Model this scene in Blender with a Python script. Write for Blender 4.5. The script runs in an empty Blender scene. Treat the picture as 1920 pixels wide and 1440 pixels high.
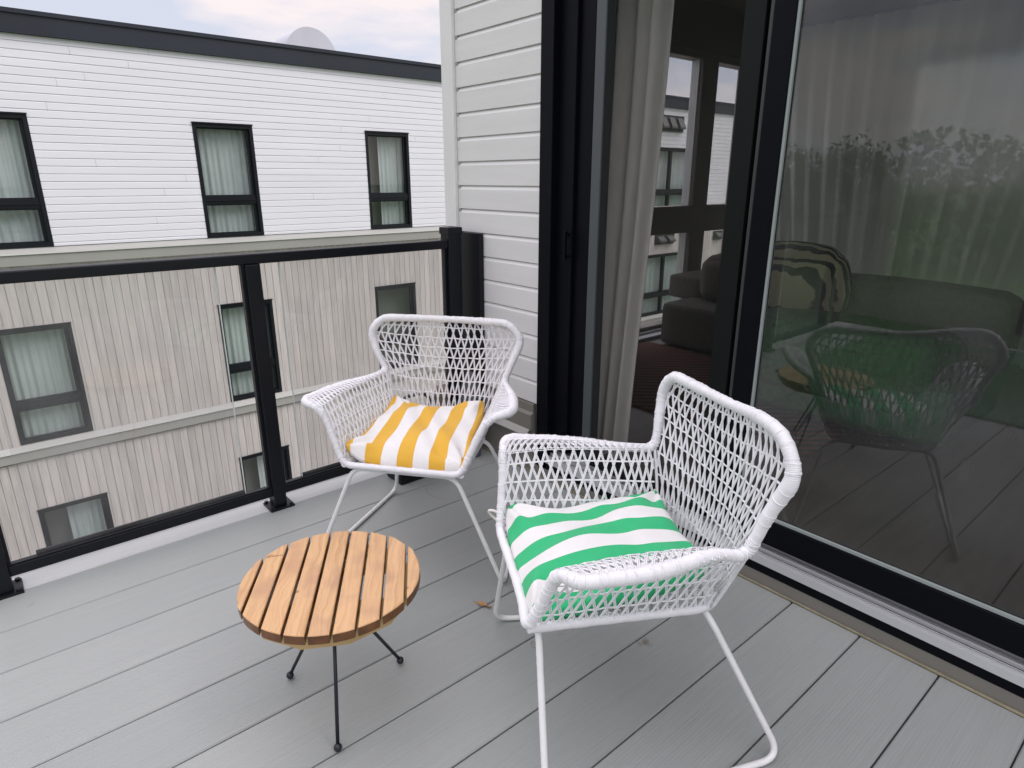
import bpy, math, random
from mathutils import Vector, Matrix
import numpy as np
R = math.radians
random.seed(7)
S = bpy.context.scene
COL = S.collection

# ---------------------------------------------------------------- camera, world, sun, exposure
F_PX, YAW, PITCH, CAM_H = 1200.0, 40.22, 17.70, 1.35
cam = bpy.data.cameras.new('camera')
camo = bpy.data.objects.new('camera', cam); COL.objects.link(camo)
cam.sensor_fit = 'HORIZONTAL'; cam.sensor_width = 36.0; cam.lens = 36.0 * F_PX / 1920.0
cam.clip_start = 0.02; cam.clip_end = 2000
camo.location = (0, 0, CAM_H); camo.rotation_euler = (R(90 - PITCH), 0, R(-YAW))
S.camera = camo
SUN_EL, SUN_AZ = R(46), R(140)          # azimuth clockwise from +Y (behind the camera, a little to the left)
w = bpy.data.worlds.new('World'); S.world = w; w.use_nodes = True
nt = w.node_tree; nt.nodes.clear()
def N(t, **k):
    n = nt.nodes.new(t)
    for a, v in k.items(): setattr(n, a, v)
    return n
out = N('ShaderNodeOutputWorld')
sky = N('ShaderNodeTexSky', sky_type='NISHITA', sun_disc=False, sun_elevation=SUN_EL, sun_rotation=SUN_AZ)
bg1 = N('ShaderNodeBackground'); bg1.inputs[1].default_value = 0.10
nt.links.new(sky.outputs[0], bg1.inputs[0])
tc = N('ShaderNodeTexCoord'); mp = N('ShaderNodeMapping'); mp.inputs['Scale'].default_value = (1.3, 1.3, 5.0)
nt.links.new(tc.outputs['Generated'], mp.inputs[0])
no = N('ShaderNodeTexNoise'); no.inputs['Scale'].default_value = 2.2; no.inputs['Detail'].default_value = 6; no.inputs['Roughness'].default_value = .55
nt.links.new(mp.outputs[0], no.inputs[0])
cr = N('ShaderNodeValToRGB'); e = cr.color_ramp.elements
e[0].position = .42; e[0].color = (.59, .61, .71, 1); e[1].position = .57; e[1].color = (.85, .76, .755, 1)
nt.links.new(no.outputs[0], cr.inputs[0])
sx = N('ShaderNodeSeparateXYZ'); nt.links.new(tc.outputs['Generated'], sx.inputs[0])
mr = N('ShaderNodeMapRange'); mr.inputs[1].default_value = 0.26; mr.inputs[2].default_value = 1.0; mr.inputs[3].default_value = 1.0; mr.inputs[4].default_value = 2.8
nt.links.new(sx.outputs[2], mr.inputs[0])
bg2 = N('ShaderNodeBackground'); nt.links.new(cr.outputs[0], bg2.inputs[0]); nt.links.new(mr.outputs[0], bg2.inputs[1])
mx = N('ShaderNodeMixShader'); mx.inputs[0].default_value = .90
nt.links.new(bg1.outputs[0], mx.inputs[1]); nt.links.new(bg2.outputs[0], mx.inputs[2]); nt.links.new(mx.outputs[0], out.inputs[0])
sl = bpy.data.lights.new('sun', 'SUN'); sl.energy = 1.1; sl.angle = R(30); sl.color = (1, .965, .92)
so = bpy.data.objects.new('sun', sl); COL.objects.link(so)
sd = Vector((math.sin(SUN_AZ) * math.cos(SUN_EL), math.cos(SUN_AZ) * math.cos(SUN_EL), math.sin(SUN_EL)))
so.rotation_euler = sd.to_track_quat('Z', 'Y').to_euler()
S.view_settings.view_transform = 'Standard'; S.view_settings.look = 'None'; S.view_settings.gamma = 1
S.view_settings.exposure = 0.32
S.render.engine = 'CYCLES'
S.cycles.transparent_max_bounces = 32; S.cycles.max_bounces = 10

# ---------------------------------------------------------------- materials
def mat(name, col, rough=.6, metal=0, spec=.5, var=0, vscale=8, bump=0, bscale=60, stretch=(1, 1, 1), coord='Object', col2=None, detail=4, bdist=.002, rvar=0):
    m = bpy.data.materials.new(name); m.use_nodes = True; t = m.node_tree
    b = t.nodes['Principled BSDF']; b.inputs['Base Color'].default_value = (*col, 1); b.inputs['Roughness'].default_value = rough
    b.inputs['Metallic'].default_value = metal; b.inputs['Specular IOR Level'].default_value = spec
    if var or bump or col2 or rvar:
        c = t.nodes.new('ShaderNodeTexCoord'); mp = t.nodes.new('ShaderNodeMapping'); mp.inputs['Scale'].default_value = stretch
        t.links.new(c.outputs[coord], mp.inputs[0])
        if var or col2 or rvar:
            n = t.nodes.new('ShaderNodeTexNoise'); n.inputs['Scale'].default_value = vscale; n.inputs['Detail'].default_value = detail
            t.links.new(mp.outputs[0], n.inputs[0])
            r = t.nodes.new('ShaderNodeValToRGB'); r.color_ramp.elements[0].position = .3; r.color_ramp.elements[1].position = .7
            a = col2 or tuple(x * (1 - var) for x in col); bb = col if col2 else tuple(min(1, x * (1 + var)) for x in col)
            r.color_ramp.elements[0].color = (*a, 1); r.color_ramp.elements[1].color = (*bb, 1)
            t.links.new(n.outputs[0], r.inputs[0]); t.links.new(r.outputs[0], b.inputs['Base Color'])
            if rvar:
                q = t.nodes.new('ShaderNodeMapRange'); q.inputs[3].default_value = rough - rvar; q.inputs[4].default_value = rough + rvar
                t.links.new(n.outputs[0], q.inputs[0]); t.links.new(q.outputs[0], b.inputs['Roughness'])
        if bump:
            n2 = t.nodes.new('ShaderNodeTexNoise'); n2.inputs['Scale'].default_value = bscale; n2.inputs['Detail'].default_value = 5
            t.links.new(mp.outputs[0], n2.inputs[0])
            bp = t.nodes.new('ShaderNodeBump'); bp.inputs['Strength'].default_value = bump; bp.inputs['Distance'].default_value = bdist
            t.links.new(n2.outputs[0], bp.inputs['Height']); t.links.new(bp.outputs[0], b.inputs['Normal'])
    return m
def glassmat(name, tint=(.86, .9, .89), boost=1.0, rough=0.0, haze=0):
    m = bpy.data.materials.new(name); m.use_nodes = True; t = m.node_tree; t.nodes.clear()
    o = t.nodes.new('ShaderNodeOutputMaterial'); tr = t.nodes.new('ShaderNodeBsdfTransparent'); tr.inputs[0].default_value = (*tint, 1)
    g = t.nodes.new('ShaderNodeBsdfGlossy'); g.inputs['Roughness'].default_value = rough
    fr = t.nodes.new('ShaderNodeFresnel'); fr.inputs[0].default_value = 1.52
    ge = t.nodes.new('ShaderNodeNewGeometry'); s = t.nodes.new('ShaderNodeMath'); s.operation = 'SUBTRACT'; s.inputs[0].default_value = boost
    mu = t.nodes.new('ShaderNodeMath'); mu.operation = 'MULTIPLY'; mu.use_clamp = True
    bk = t.nodes.new('ShaderNodeMath'); bk.operation = 'MULTIPLY'; bk.inputs[1].default_value = boost
    t.links.new(ge.outputs['Backfacing'], bk.inputs[0]); t.links.new(bk.outputs[0], s.inputs[1])
    t.links.new(fr.outputs[0], mu.inputs[0]); t.links.new(s.outputs[0], mu.inputs[1])
    mx = t.nodes.new('ShaderNodeMixShader'); t.links.new(mu.outputs[0], mx.inputs[0]); t.links.new(tr.outputs[0], mx.inputs[1]); t.links.new(g.outputs[0], mx.inputs[2])
    if haze:
        df = t.nodes.new('ShaderNodeBsdfDiffuse'); df.inputs[0].default_value = (.75, .75, .75, 1)
        c = t.nodes.new('ShaderNodeTexCoord'); no = t.nodes.new('ShaderNodeTexNoise'); no.inputs['Scale'].default_value = 3.5; no.inputs['Detail'].default_value = 6; t.links.new(c.outputs['Object'], no.inputs[0])
        r = t.nodes.new('ShaderNodeMapRange'); r.inputs[1].default_value = .35; r.inputs[2].default_value = .75; r.inputs[3].default_value = haze * .25; r.inputs[4].default_value = haze; t.links.new(no.outputs[0], r.inputs[0])
        m2 = t.nodes.new('ShaderNodeMixShader'); t.links.new(r.outputs[0], m2.inputs[0]); t.links.new(mx.outputs[0], m2.inputs[1]); t.links.new(df.outputs[0], m2.inputs[2]); mx = m2
    t.links.new(mx.outputs[0], o.inputs[0]); return m
M = {}
M['siding'] = mat('white_siding_paint', (.69, .69, .68), .55, var=.035, vscale=3, bump=.25, bscale=26, stretch=(1, .5, 6), bdist=.002)
M['trim'] = mat('white_trim_paint', (.72, .72, .71), .5, var=.03, vscale=5)
M['nsiding'] = mat('neighbour_siding_paint', (.765, .765, .815), .55, var=.03, vscale=1.3, bump=.15, bscale=20, stretch=(.4, 1, 5))
M['taupe'] = mat('taupe_trim_paint', (.185, .178, .155), .5, var=.05, vscale=3)
M['belt'] = mat('grey_belt_metal', (.33, .33, .31), .45, var=.05, vscale=2)
M['beltlight'] = mat('light_flashing_metal', (.37, .37, .35), .4)
M['beltedge'] = mat('bright_drip_edge', (.62, .62, .60), .4)
M['sheer'] = mat('sheer_curtain', (.8, .79, .75), .9)
b_ = M['sheer'].node_tree.nodes['Principled BSDF']; b_.inputs['Transmission Weight'].default_value = .35; b_.inputs['Roughness'].default_value = 1.0; b_.inputs['IOR'].default_value = 1.01
M['parapet'] = mat('charcoal_parapet_metal', (.020, .026, .036), .42, spec=.35, var=.12, vscale=.8)
M['black'] = mat('black_powder_coat', (.005, .006, .009), .42, spec=.28, rvar=.08, vscale=30)
M['blackg'] = mat('black_window_frame', (.007, .009, .013), .4, spec=.3)
M['door'] = mat('black_door_frame', (.003, .0036, .006), .42, spec=.10, rvar=.05, vscale=12)
M['doorgrey'] = mat('dark_door_stile', (.006, .008, .008), .45, spec=.15)
M['alu'] = mat('brushed_aluminium', (.60, .61, .63), .33, metal=.35, bump=.1, bscale=80, stretch=(1, .02, 1))
M['alud'] = mat('grey_anodised_strip', (.075, .088, .094), .45, metal=.2)
M['glass'] = glassmat('clear_glass', (.95, .95, .95), 1.2, haze=.06)
M['wglass'] = glassmat('window_glass', (.87, .90, .895), 1.5)
M['dglass'] = glassmat('door_glass', (.84, .88, .87), 1.9, haze=.03)
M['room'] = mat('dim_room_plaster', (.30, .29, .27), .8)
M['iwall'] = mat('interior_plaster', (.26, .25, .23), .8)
M['iframe'] = mat('interior_window_trim', (.30, .275, .26), .5)
M['icurtain'] = mat('neighbour_curtain_cloth', (.68, .70, .70), .9, var=.06, vscale=3)
M['roofdisc'] = mat('galvanised_duct', (.50, .51, .56), .5, metal=.1, var=.04, vscale=2)
M['roof'] = mat('roof_membrane', (.25, .25, .26), .8)
M['white'] = mat('white_wicker', (.84, .84, .865), .42, var=.03, vscale=20)
M['leg'] = mat('white_leg_enamel', (.78, .79, .78), .28, rvar=.06, vscale=30, var=.02)
M['rubber'] = mat('white_rubber', (.6, .6, .58), .6)
M['leaf'] = mat('dry_leaf', (.42, .22, .08), .7, var=.3, vscale=60)
M['sofa'] = mat('grey_sofa_fabric', (.17, .16, .145), .95, var=.1, vscale=60, bump=.3, bscale=400)
M['drape'] = mat('linen_drape', (.76, .74, .69), .9, var=.05, vscale=40, bump=.2, bscale=500, stretch=(1, 1, .3))
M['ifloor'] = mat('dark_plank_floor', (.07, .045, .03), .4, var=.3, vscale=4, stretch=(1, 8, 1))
M['grass'] = mat('lawn_grass', (.05, .11, .025), .9, var=.4, vscale=1.5)
M['turf'] = mat('artificial_turf', (.04, .13, .045), .9, var=.25, vscale=30, bump=.6, bscale=250)
M['leafy'] = mat('tree_leaves', (.05, .085, .03), .7, var=.4, vscale=.8)
M['bark'] = mat('tree_bark', (.10, .07, .05), .9, var=.3, vscale=6)
M['palewood'] = mat('pale_plywood', (.52, .36, .16), .5, var=.12, vscale=6, stretch=(6, 1, 1))
M['tableblack'] = mat('black_steel_rod', (.010, .013, .020), .4)
M['tie'] = mat('white_tie_cloth', (.72, .71, .66), .9)
M['vent'] = mat('dark_vent_metal', (.03, .033, .033), .5)
M['venthood'] = mat('vent_hood_metal', (.085, .085, .085), .5)
M['nearfloor'] = mat('pavement_concrete', (.30, .29, .27), .9, var=.1, vscale=.5)
M['blanket'] = mat('green_blanket', (.035, .13, .03), .95, var=.35, vscale=40, bump=.5, bscale=200)
M['stain'] = mat('dried_stain', (.30, .27, .22), .8)

def node_mat(name):
    m = bpy.data.materials.new(name); m.use_nodes = True; return m, m.node_tree, m.node_tree.nodes['Principled BSDF']
def nn(t, typ, **k):
    n = t.nodes.new(typ)
    for a, v in k.items(): setattr(n, a, v)
    return n
def math_(t, op, a, b=None, clamp=False):
    n = nn(t, 'ShaderNodeMath', operation=op, use_clamp=clamp)
    for i, v in enumerate((a, b)):
        if v is None: continue
        if isinstance(v, (int, float)): n.inputs[i].default_value = v
        else: t.links.new(v, n.inputs[i])
    return n.outputs[0]
def ramp(t, fac, stops):
    n = nn(t, 'ShaderNodeValToRGB'); el = n.color_ramp.elements
    while len(el) < len(stops): el.new(.5)
    for q, (p, c) in zip(el, stops): q.position = p; q.color = (*c, 1)
    t.links.new(fac, n.inputs[0]); return n.outputs[0]
def noise(t, vec, scale, detail=4, stretch=(1, 1, 1), rough=.5):
    mp = nn(t, 'ShaderNodeMapping'); mp.inputs['Scale'].default_value = stretch; t.links.new(vec, mp.inputs[0])
    n = nn(t, 'ShaderNodeTexNoise'); n.inputs['Scale'].default_value = scale; n.inputs['Detail'].default_value = detail; n.inputs['Roughness'].default_value = rough
    t.links.new(mp.outputs[0], n.inputs[0]); return n.outputs[0]
def mixc(t, fac, a, b, mode='MIX'):
    n = nn(t, 'ShaderNodeMix', data_type='RGBA', blend_type=mode)
    for i, v in ((0, fac), (6, a), (7, b)):
        if isinstance(v, (int, float)): n.inputs[i].default_value = v
        elif isinstance(v, tuple): n.inputs[i].default_value = (*v, 1)
        else: t.links.new(v, n.inputs[i])
    return n.outputs[2]
def bumpn(t, h, b, strength=.3, dist=.002):
    n = nn(t, 'ShaderNodeBump'); n.inputs['Strength'].default_value = strength; n.inputs['Distance'].default_value = dist
    t.links.new(h, n.inputs['Height']); t.links.new(n.outputs[0], b.inputs['Normal'])

PITCHB, Y0B = .2178, .567
# composite deck: embossed lines along X, per-board tone, worn patches and a few real stains
m, t, b = node_mat('grey_composite_decking'); M['deck'] = m
co = nn(t, 'ShaderNodeTexCoord').outputs['Object']
sp = nn(t, 'ShaderNodeSeparateXYZ'); t.links.new(co, sp.inputs[0])
bi = math_(t, 'FLOOR', math_(t, 'DIVIDE', math_(t, 'SUBTRACT', sp.outputs[1], Y0B), PITCHB))
wn = nn(t, 'ShaderNodeTexWhiteNoise', noise_dimensions='1D'); t.links.new(bi, wn.inputs['W'])
big = noise(t, co, 1.6, 5, (1, 1, 1)); streak = noise(t, co, 10, 5, (.16, 9, 1)); fine = noise(t, co, 30, 3, (.12, 9, 1)); speck = noise(t, co, 90, 2)
c0 = ramp(t, big, [(.3, (.285, .306, .297)), (.7, (.362, .382, .370))])
c1 = mixc(t, .26, c0, ramp(t, streak, [(.3, (.26, .28, .272)), (.7, (.40, .42, .405))]))
c1 = mixc(t, .20, c1, ramp(t, fine, [(.35, (.19, .20, .20)), (.65, (.42, .42, .41))]))
c2 = mixc(t, .5, c1, ramp(t, wn.outputs[0], [(0, (.275, .296, .287)), (1, (.348, .367, .355))]))
c3 = mixc(t, ramp(t, speck, [(.70, (0, 0, 0)), (.78, (.5, .5, .5))]), c2, (.22, .21, .19))
spot = noise(t, co, 13, 3)
c3 = mixc(t, ramp(t, spot, [(.70, (0, 0, 0)), (.76, (.35, .35, .35))]), c3, (.25, .24, .21))
def ring(cx, cy, r, wdt):
    dx = math_(t, 'SUBTRACT', sp.outputs[0], cx); dy = math_(t, 'SUBTRACT', sp.outputs[1], cy)
    d = math_(t, 'SQRT', math_(t, 'ADD', math_(t, 'MULTIPLY', dx, dx), math_(t, 'MULTIPLY', dy, dy)))
    return math_(t, 'SUBTRACT', 1, math_(t, 'DIVIDE', math_(t, 'ABSOLUTE', math_(t, 'SUBTRACT', d, r)), wdt), clamp=True), d
rg, _ = ring(1.495, 2.216, .105, .006)
nz = ramp(t, noise(t, co, 14, 2), [(.4, (0, 0, 0)), (.6, (1, 1, 1))])
rgm = math_(t, 'MULTIPLY', rg, math_(t, 'MULTIPLY', nz, .55))
c4 = mixc(t, rgm, c3, (.26, .22, .16))
for (sx_, sy_, rr) in ((1.10, 1.19, .022), (.10, 1.33, .03), (1.36, .98, .03)):
    _, d = ring(sx_, sy_, 0, .01)
    blob = math_(t, 'MULTIPLY', math_(t, 'SUBTRACT', 1, math_(t, 'DIVIDE', d, rr), clamp=True), ramp(t, noise(t, co, 40, 3), [(.42, (0, 0, 0)), (.56, (1, 1, 1))]))
    c4 = mixc(t, blob, c4, (.17, .14, .11))
t.links.new(c4, b.inputs['Base Color'])
rr = math_(t, 'ADD', math_(t, 'MULTIPLY', streak, .25), .36); t.links.new(rr, b.inputs['Roughness']); b.inputs['Specular IOR Level'].default_value = .45
gro = nn(t, 'ShaderNodeMath', operation='SINE'); t.links.new(math_(t, 'MULTIPLY', sp.outputs[1], 2 * math.pi / .0085), gro.inputs[0])
h = math_(t, 'ADD', math_(t, 'MULTIPLY', gro.outputs[0], .35), math_(t, 'MULTIPLY', fine, 1.2)); bumpn(t, h, b, .35, .0012)

# vertical weathered cladding: tone per board
m, t, b = node_mat('weathered_board_cladding'); M['clad'] = m
co = nn(t, 'ShaderNodeTexCoord').outputs['Object']; sp = nn(t, 'ShaderNodeSeparateXYZ'); t.links.new(co, sp.inputs[0])
bi = math_(t, 'FLOOR', math_(t, 'DIVIDE', sp.outputs[0], .12)); wn = nn(t, 'ShaderNodeTexWhiteNoise', noise_dimensions='1D'); t.links.new(bi, wn.inputs['W'])
gr = noise(t, co, 5, 6, (5, 1, .35))
ca = ramp(t, wn.outputs[0], [(0, (.45, .425, .405)), (.5, (.54, .51, .49)), (1, (.61, .56, .54))])
cb = ramp(t, gr, [(.3, (.36, .34, .325)), (.7, (.64, .595, .575))])
t.links.new(mixc(t, .45, ca, cb), b.inputs['Base Color']); b.inputs['Roughness'].default_value = .75
bumpn(t, gr, b, .3, .003)

# varnished pine for the table slats
def wood(name, a, bcol, rough=.32):
    m, t, b = node_mat(name)
    co = nn(t, 'ShaderNodeTexCoord').outputs['Object']; sp = nn(t, 'ShaderNodeSeparateXYZ'); t.links.new(co, sp.inputs[0])
    bi = math_(t, 'FLOOR', math_(t, 'DIVIDE', math_(t, 'ADD', sp.outputs[1], .2455), .0545))
    wn = nn(t, 'ShaderNodeTexWhiteNoise', noise_dimensions='1D'); t.links.new(bi, wn.inputs['W'])
    ad = nn(t, 'ShaderNodeCombineXYZ'); t.links.new(math_(t, 'ADD', sp.outputs[0], math_(t, 'MULTIPLY', bi, 3.7)), ad.inputs[0]); t.links.new(sp.outputs[1], ad.inputs[1]); t.links.new(sp.outputs[2], ad.inputs[2])
    warp = noise(t, ad.outputs[0], 7, 3, (1, 2, 1))
    v2 = nn(t, 'ShaderNodeVectorMath', operation='ADD'); t.links.new(ad.outputs[0], v2.inputs[0])
    cx = nn(t, 'ShaderNodeCombineXYZ'); t.links.new(math_(t, 'MULTIPLY', warp, .05), cx.inputs[1]); t.links.new(cx.outputs[0], v2.inputs[1])
    grain = noise(t, v2.outputs[0], 16, 8, (.22, 7, 2), .6)
    blot = noise(t, ad.outputs[0], 9, 2, (1, 1.3, 1))
    c = ramp(t, grain, [(.30, bcol), (.55, a), (.8, tuple(min(1, x * 1.12) for x in a))])
    c = mixc(t, ramp(t, blot, [(.52, (0, 0, 0)), (.70, (.6, .6, .6))]), c, (.38, .20, .12))
    c = mixc(t, math_(t, 'MULTIPLY', wn.outputs[0], .25), c, (.70, .42, .20))
    vo = nn(t, 'ShaderNodeTexVoronoi'); vo.inputs['Scale'].default_value = 9; t.links.new(ad.outputs[0], vo.inputs['Vector'])
    c = mixc(t, ramp(t, vo.outputs['Distance'], [(.035, (.8, .8, .8)), (.075, (0, 0, 0))]), c, (.20, .08, .03))
    t.links.new(c, b.inputs['Base Color']); b.inputs['Roughness'].default_value = rough
    bumpn(t, grain, b, .2, .0006); return m
M['slat'] = wood('varnished_pine', (.62, .375, .185), (.46, .25, .10))
M['slatedge'] = mat('edge_stain_and_gap_shade', (.15, .062, .022), .35, var=.35, vscale=30)  # brown stain on the rim; on gap sides the dark tone paints in shade

def stripe_mat(name, col, n=9, phase=0.0, first=True):
    m, t, b = node_mat(name)
    uv = nn(t, 'ShaderNodeUVMap', uv_map='UVMap').outputs[0]; sp = nn(t, 'ShaderNodeSeparateXYZ'); t.links.new(uv, sp.inputs[0])
    k = math_(t, 'FRACT', math_(t, 'MULTIPLY', math_(t, 'ADD', math_(t, 'MULTIPLY', sp.outputs[0], n), phase), .5))
    f = math_(t, 'LESS_THAN', k, .5) if first else math_(t, 'GREATER_THAN', k, .5)
    nz = noise(t, nn(t, 'ShaderNodeTexCoord').outputs['Object'], 12, 3)
    cc = mixc(t, f, (.80, .79, .78), col)
    t.links.new(mixc(t, .06, cc, ramp(t, nz, [(.3, (.3, .3, .3)), (.7, (1, 1, 1))]), 'MULTIPLY'), b.inputs['Base Color'])
    b.inputs['Roughness'].default_value = .85; b.inputs['Sheen Weight'].default_value = .1
    mp = nn(t, 'ShaderNodeMapping'); mp.inputs['Scale'].default_value = (1, 1, 1); t.links.new(uv, mp.inputs[0])
    wv = nn(t, 'ShaderNodeTexNoise'); wv.inputs['Scale'].default_value = 900; t.links.new(mp.outputs[0], wv.inputs[0]); oc = nn(t, 'ShaderNodeTexCoord').outputs['Object']; cr1 = noise(t, oc, 11, 3, (1, .45, 1)); cr2 = noise(t, oc, 26, 2, (.6, 1, 1))
    bumpn(t, math_(t, 'ADD', math_(t, 'MULTIPLY', wv.outputs[0], .03), math_(t, 'ADD', cr1, math_(t, 'MULTIPLY', cr2, .35))), b, .55, .010)
    return m
M['yellow'] = stripe_mat('yellow_and_white_stripes', (.74, .42, .045), 8, .5)
M['green'] = stripe_mat('green_and_white_stripes', (.03, .47, .19), 8, .35)
# insect screen
m = bpy.data.materials.new('insect_screen'); m.use_nodes = True; t = m.node_tree; t.nodes.clear()
o_ = t.nodes.new('ShaderNodeOutputMaterial'); tr = t.nodes.new('ShaderNodeBsdfTransparent'); df = t.nodes.new('ShaderNodeBsdfDiffuse'); df.inputs[0].default_value = (.02, .021, .02, 1)
mx = t.nodes.new('ShaderNodeMixShader'); mx.inputs[0].default_value = .22
t.links.new(tr.outputs[0], mx.inputs[1]); t.links.new(df.outputs[0], mx.inputs[2]); t.links.new(mx.outputs[0], o_.inputs[0]); M['screen'] = m
# rug and zebra cushion
def wave_mat(name, a, bcol, scale, dist=2, rough=.95, dirx='X'):
    m, t, b = node_mat(name); co = nn(t, 'ShaderNodeTexCoord').outputs['Object']
    wv = nn(t, 'ShaderNodeTexWave', bands_direction=dirx); wv.inputs['Scale'].default_value = scale; wv.inputs['Distortion'].default_value = dist; wv.inputs['Detail'].default_value = 2
    t.links.new(co, wv.inputs[0]); t.links.new(ramp(t, wv.outputs[1], [(.4, a), (.6, bcol)]), b.inputs['Base Color']); b.inputs['Roughness'].default_value = rough; return m
M['rug'] = wave_mat('striped_kilim', (.035, .03, .03), (.20, .06, .03), 7, 1.2, dirx='DIAGONAL')
M['zebra'] = wave_mat('zebra_stripe_cloth', (.03, .03, .03), (.55, .48, .30), 9, 3)
M['greenchair'] = M['blanket']

# ---------------------------------------------------------------- mesh helpers
class MB:
    def __init__(s): s.v = []; s.f = []; s.mi = []; s.uv = None
    def add(s, vs, fs, mi=0):
        o = len(s.v); s.v += [tuple(p) for p in vs]; s.f += [tuple(i + o for i in f) for f in fs]; s.mi += [mi] * len(fs)
    def box(s, x0, x1, y0, y1, z0, z1, mi=0, rot=None, ctr=None):
        vs = [(x0, y0, z0), (x1, y0, z0), (x1, y1, z0), (x0, y1, z0), (x0, y0, z1), (x1, y0, z1), (x1, y1, z1), (x0, y1, z1)]
        if rot is not None:
            c, sn = math.cos(rot), math.sin(rot); cx, cy = ctr or ((x0 + x1) / 2, (y0 + y1) / 2)
            vs = [(cx + (x - cx) * c - (y - cy) * sn, cy + (x - cx) * sn + (y - cy) * c, z) for x, y, z in vs]
        s.add(vs, [(0, 3, 2, 1), (4, 5, 6, 7), (0, 1, 5, 4), (1, 2, 6, 5), (2, 3, 7, 6), (3, 0, 4, 7)], mi)
    def grid(s, P, mi=0, close=False, flip=False):
        n, m_ = len(P), len(P[0]); vs = [p for r_ in P for p in r_]; fs = []
        for i in range(n - 1):
            for j in range(m_ - (0 if close else 1)):
                a, b_, c, d = i * m_ + j, i * m_ + (j + 1) % m_, (i + 1) * m_ + (j + 1) % m_, (i + 1) * m_ + j
                fs.append((a, d, c, b_) if flip else (a, b_, c, d))
        s.add(vs, fs, mi)
    def tube(s, pts, rad, sides=8, cap=True, closed=False, ribs=None, mi=0):
        P = [Vector(p) for p in pts]; n = len(P)
        if n < 2: return
        T = []
        for i in range(n):
            a = P[i - 1] if (i or closed) else P[0]; b_ = P[(i + 1) % n] if (i < n - 1 or closed) else P[-1]
            d = (b_ - a); T.append(d.normalized() if d.length > 1e-9 else Vector((0, 0, 1)))
        u = Vector((0, 0, 1)); 
        if abs(T[0].dot(u)) > .9: u = Vector((1, 0, 0))
        u = (u - T[0] * u.dot(T[0])).normalized(); rings = []
        for i in range(n):
            u = (u - T[i] * u.dot(T[i])); u.normalize(); v = T[i].cross(u)
            r_ = rad[i] if hasattr(rad, '__len__') else rad
            rings.append([P[i] + (u * math.cos(2 * math.pi * k / sides) + v * math.sin(2 * math.pi * k / sides)) * r_ for k in range(sides)])
        if closed: rings.append(rings[0])
        base = len(s.v); s.grid(rings, mi, close=True, flip=True)
        if cap and not closed:
            s.f.append(tuple(base + k for k in range(sides - 1, -1, -1)) if False else tuple(base + k for k in range(sides))); s.mi.append(mi)
            s.f.append(tuple(base + (n - 1) * sides + k for k in range(sides - 1, -1, -1))); s.mi.append(mi)
    def build(s, name, mats, parent=None, smooth=False, bevel=0, loc=None, rotz=None, fixn=False):
        me = bpy.data.meshes.new(name); me.from_pydata(s.v, [], s.f)
        ml = mats if isinstance(mats, (list, tuple)) else [mats]
        for q in ml: me.materials.append(q)
        me.polygons.foreach_set('material_index', s.mi)
        if smooth: me.polygons.foreach_set('use_smooth', [True] * len(s.f))
        if s.uv is not None:
            l = me.uv_layers.new(name='UVMap'); k = 0
            for p in me.polygons:
                for vi in p.vertices: l.data[k].uv = s.uv[vi]; k += 1
        me.update()
        o = bpy.data.objects.new(name, me); COL.objects.link(o)
        if parent: o.parent = parent
        if loc: o.location = loc
        if rotz is not None: o.rotation_euler = (0, 0, rotz)
        if bevel:
            bm = o.modifiers.new('bevel', 'BEVEL'); bm.width = bevel; bm.segments = 2; bm.limit_method = 'ANGLE'; bm.angle_limit = R(40)
        return o
def tag(o, label=None, cat=None, group=None, kind=None):
    if label: o['label'] = label
    if cat: o['category'] = cat
    if group: o['group'] = group
    if kind: o['kind'] = kind
    return o
def empty(name, loc, rz, label, cat, group=None):
    o = bpy.data.objects.new(name, None); COL.objects.link(o); o.location = loc; o.rotation_euler = (0, 0, rz); o.empty_display_size = .1
    return tag(o, label, cat, group)
def copy_tree(o, parent=None):
    c = o.copy(); COL.objects.link(c); c.parent = parent
    for ch in list(o.children): copy_tree(ch, c)
    return c
def fillet(pts, rads, seg=8, closed=False, step=None):
    P = [Vector(p) for p in pts]; n = len(P); out = []
    for i in range(n):
        r_ = rads[i] if hasattr(rads, '__len__') else rads
        if (not closed and i in (0, n - 1)) or r_ <= 0: out.append(P[i]); continue
        a, b_, c = P[i - 1], P[i], P[(i + 1) % n]; d1 = a - b_; d2 = c - b_
        l1, l2 = d1.length, d2.length; d1.normalize(); d2.normalize()
        r2 = min(r_, l1 * .48, l2 * .48); A = b_ + d1 * r2; C_ = b_ + d2 * r2
        for k in range(seg + 1):
            q = k / seg; out.append(A * (1 - q) ** 2 + b_ * 2 * q * (1 - q) + C_ * q * q)
    if step:
        L = out + ([out[0]] if closed else []); res = [L[0]]; acc = 0
        d = [0]
        for i in range(1, len(L)): d.append(d[-1] + (L[i] - L[i - 1]).length)
        tot = d[-1]; m_ = max(2, int(tot / step)); j = 0; res = []
        for k in range(m_ + (0 if closed else 1)):
            s_ = tot * k / m_
            while j < len(d) - 2 and d[j + 1] < s_: j += 1
            q = 0 if d[j + 1] == d[j] else (s_ - d[j]) / (d[j + 1] - d[j]); res.append(L[j].lerp(L[j + 1], q))
        return res
    return out

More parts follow.
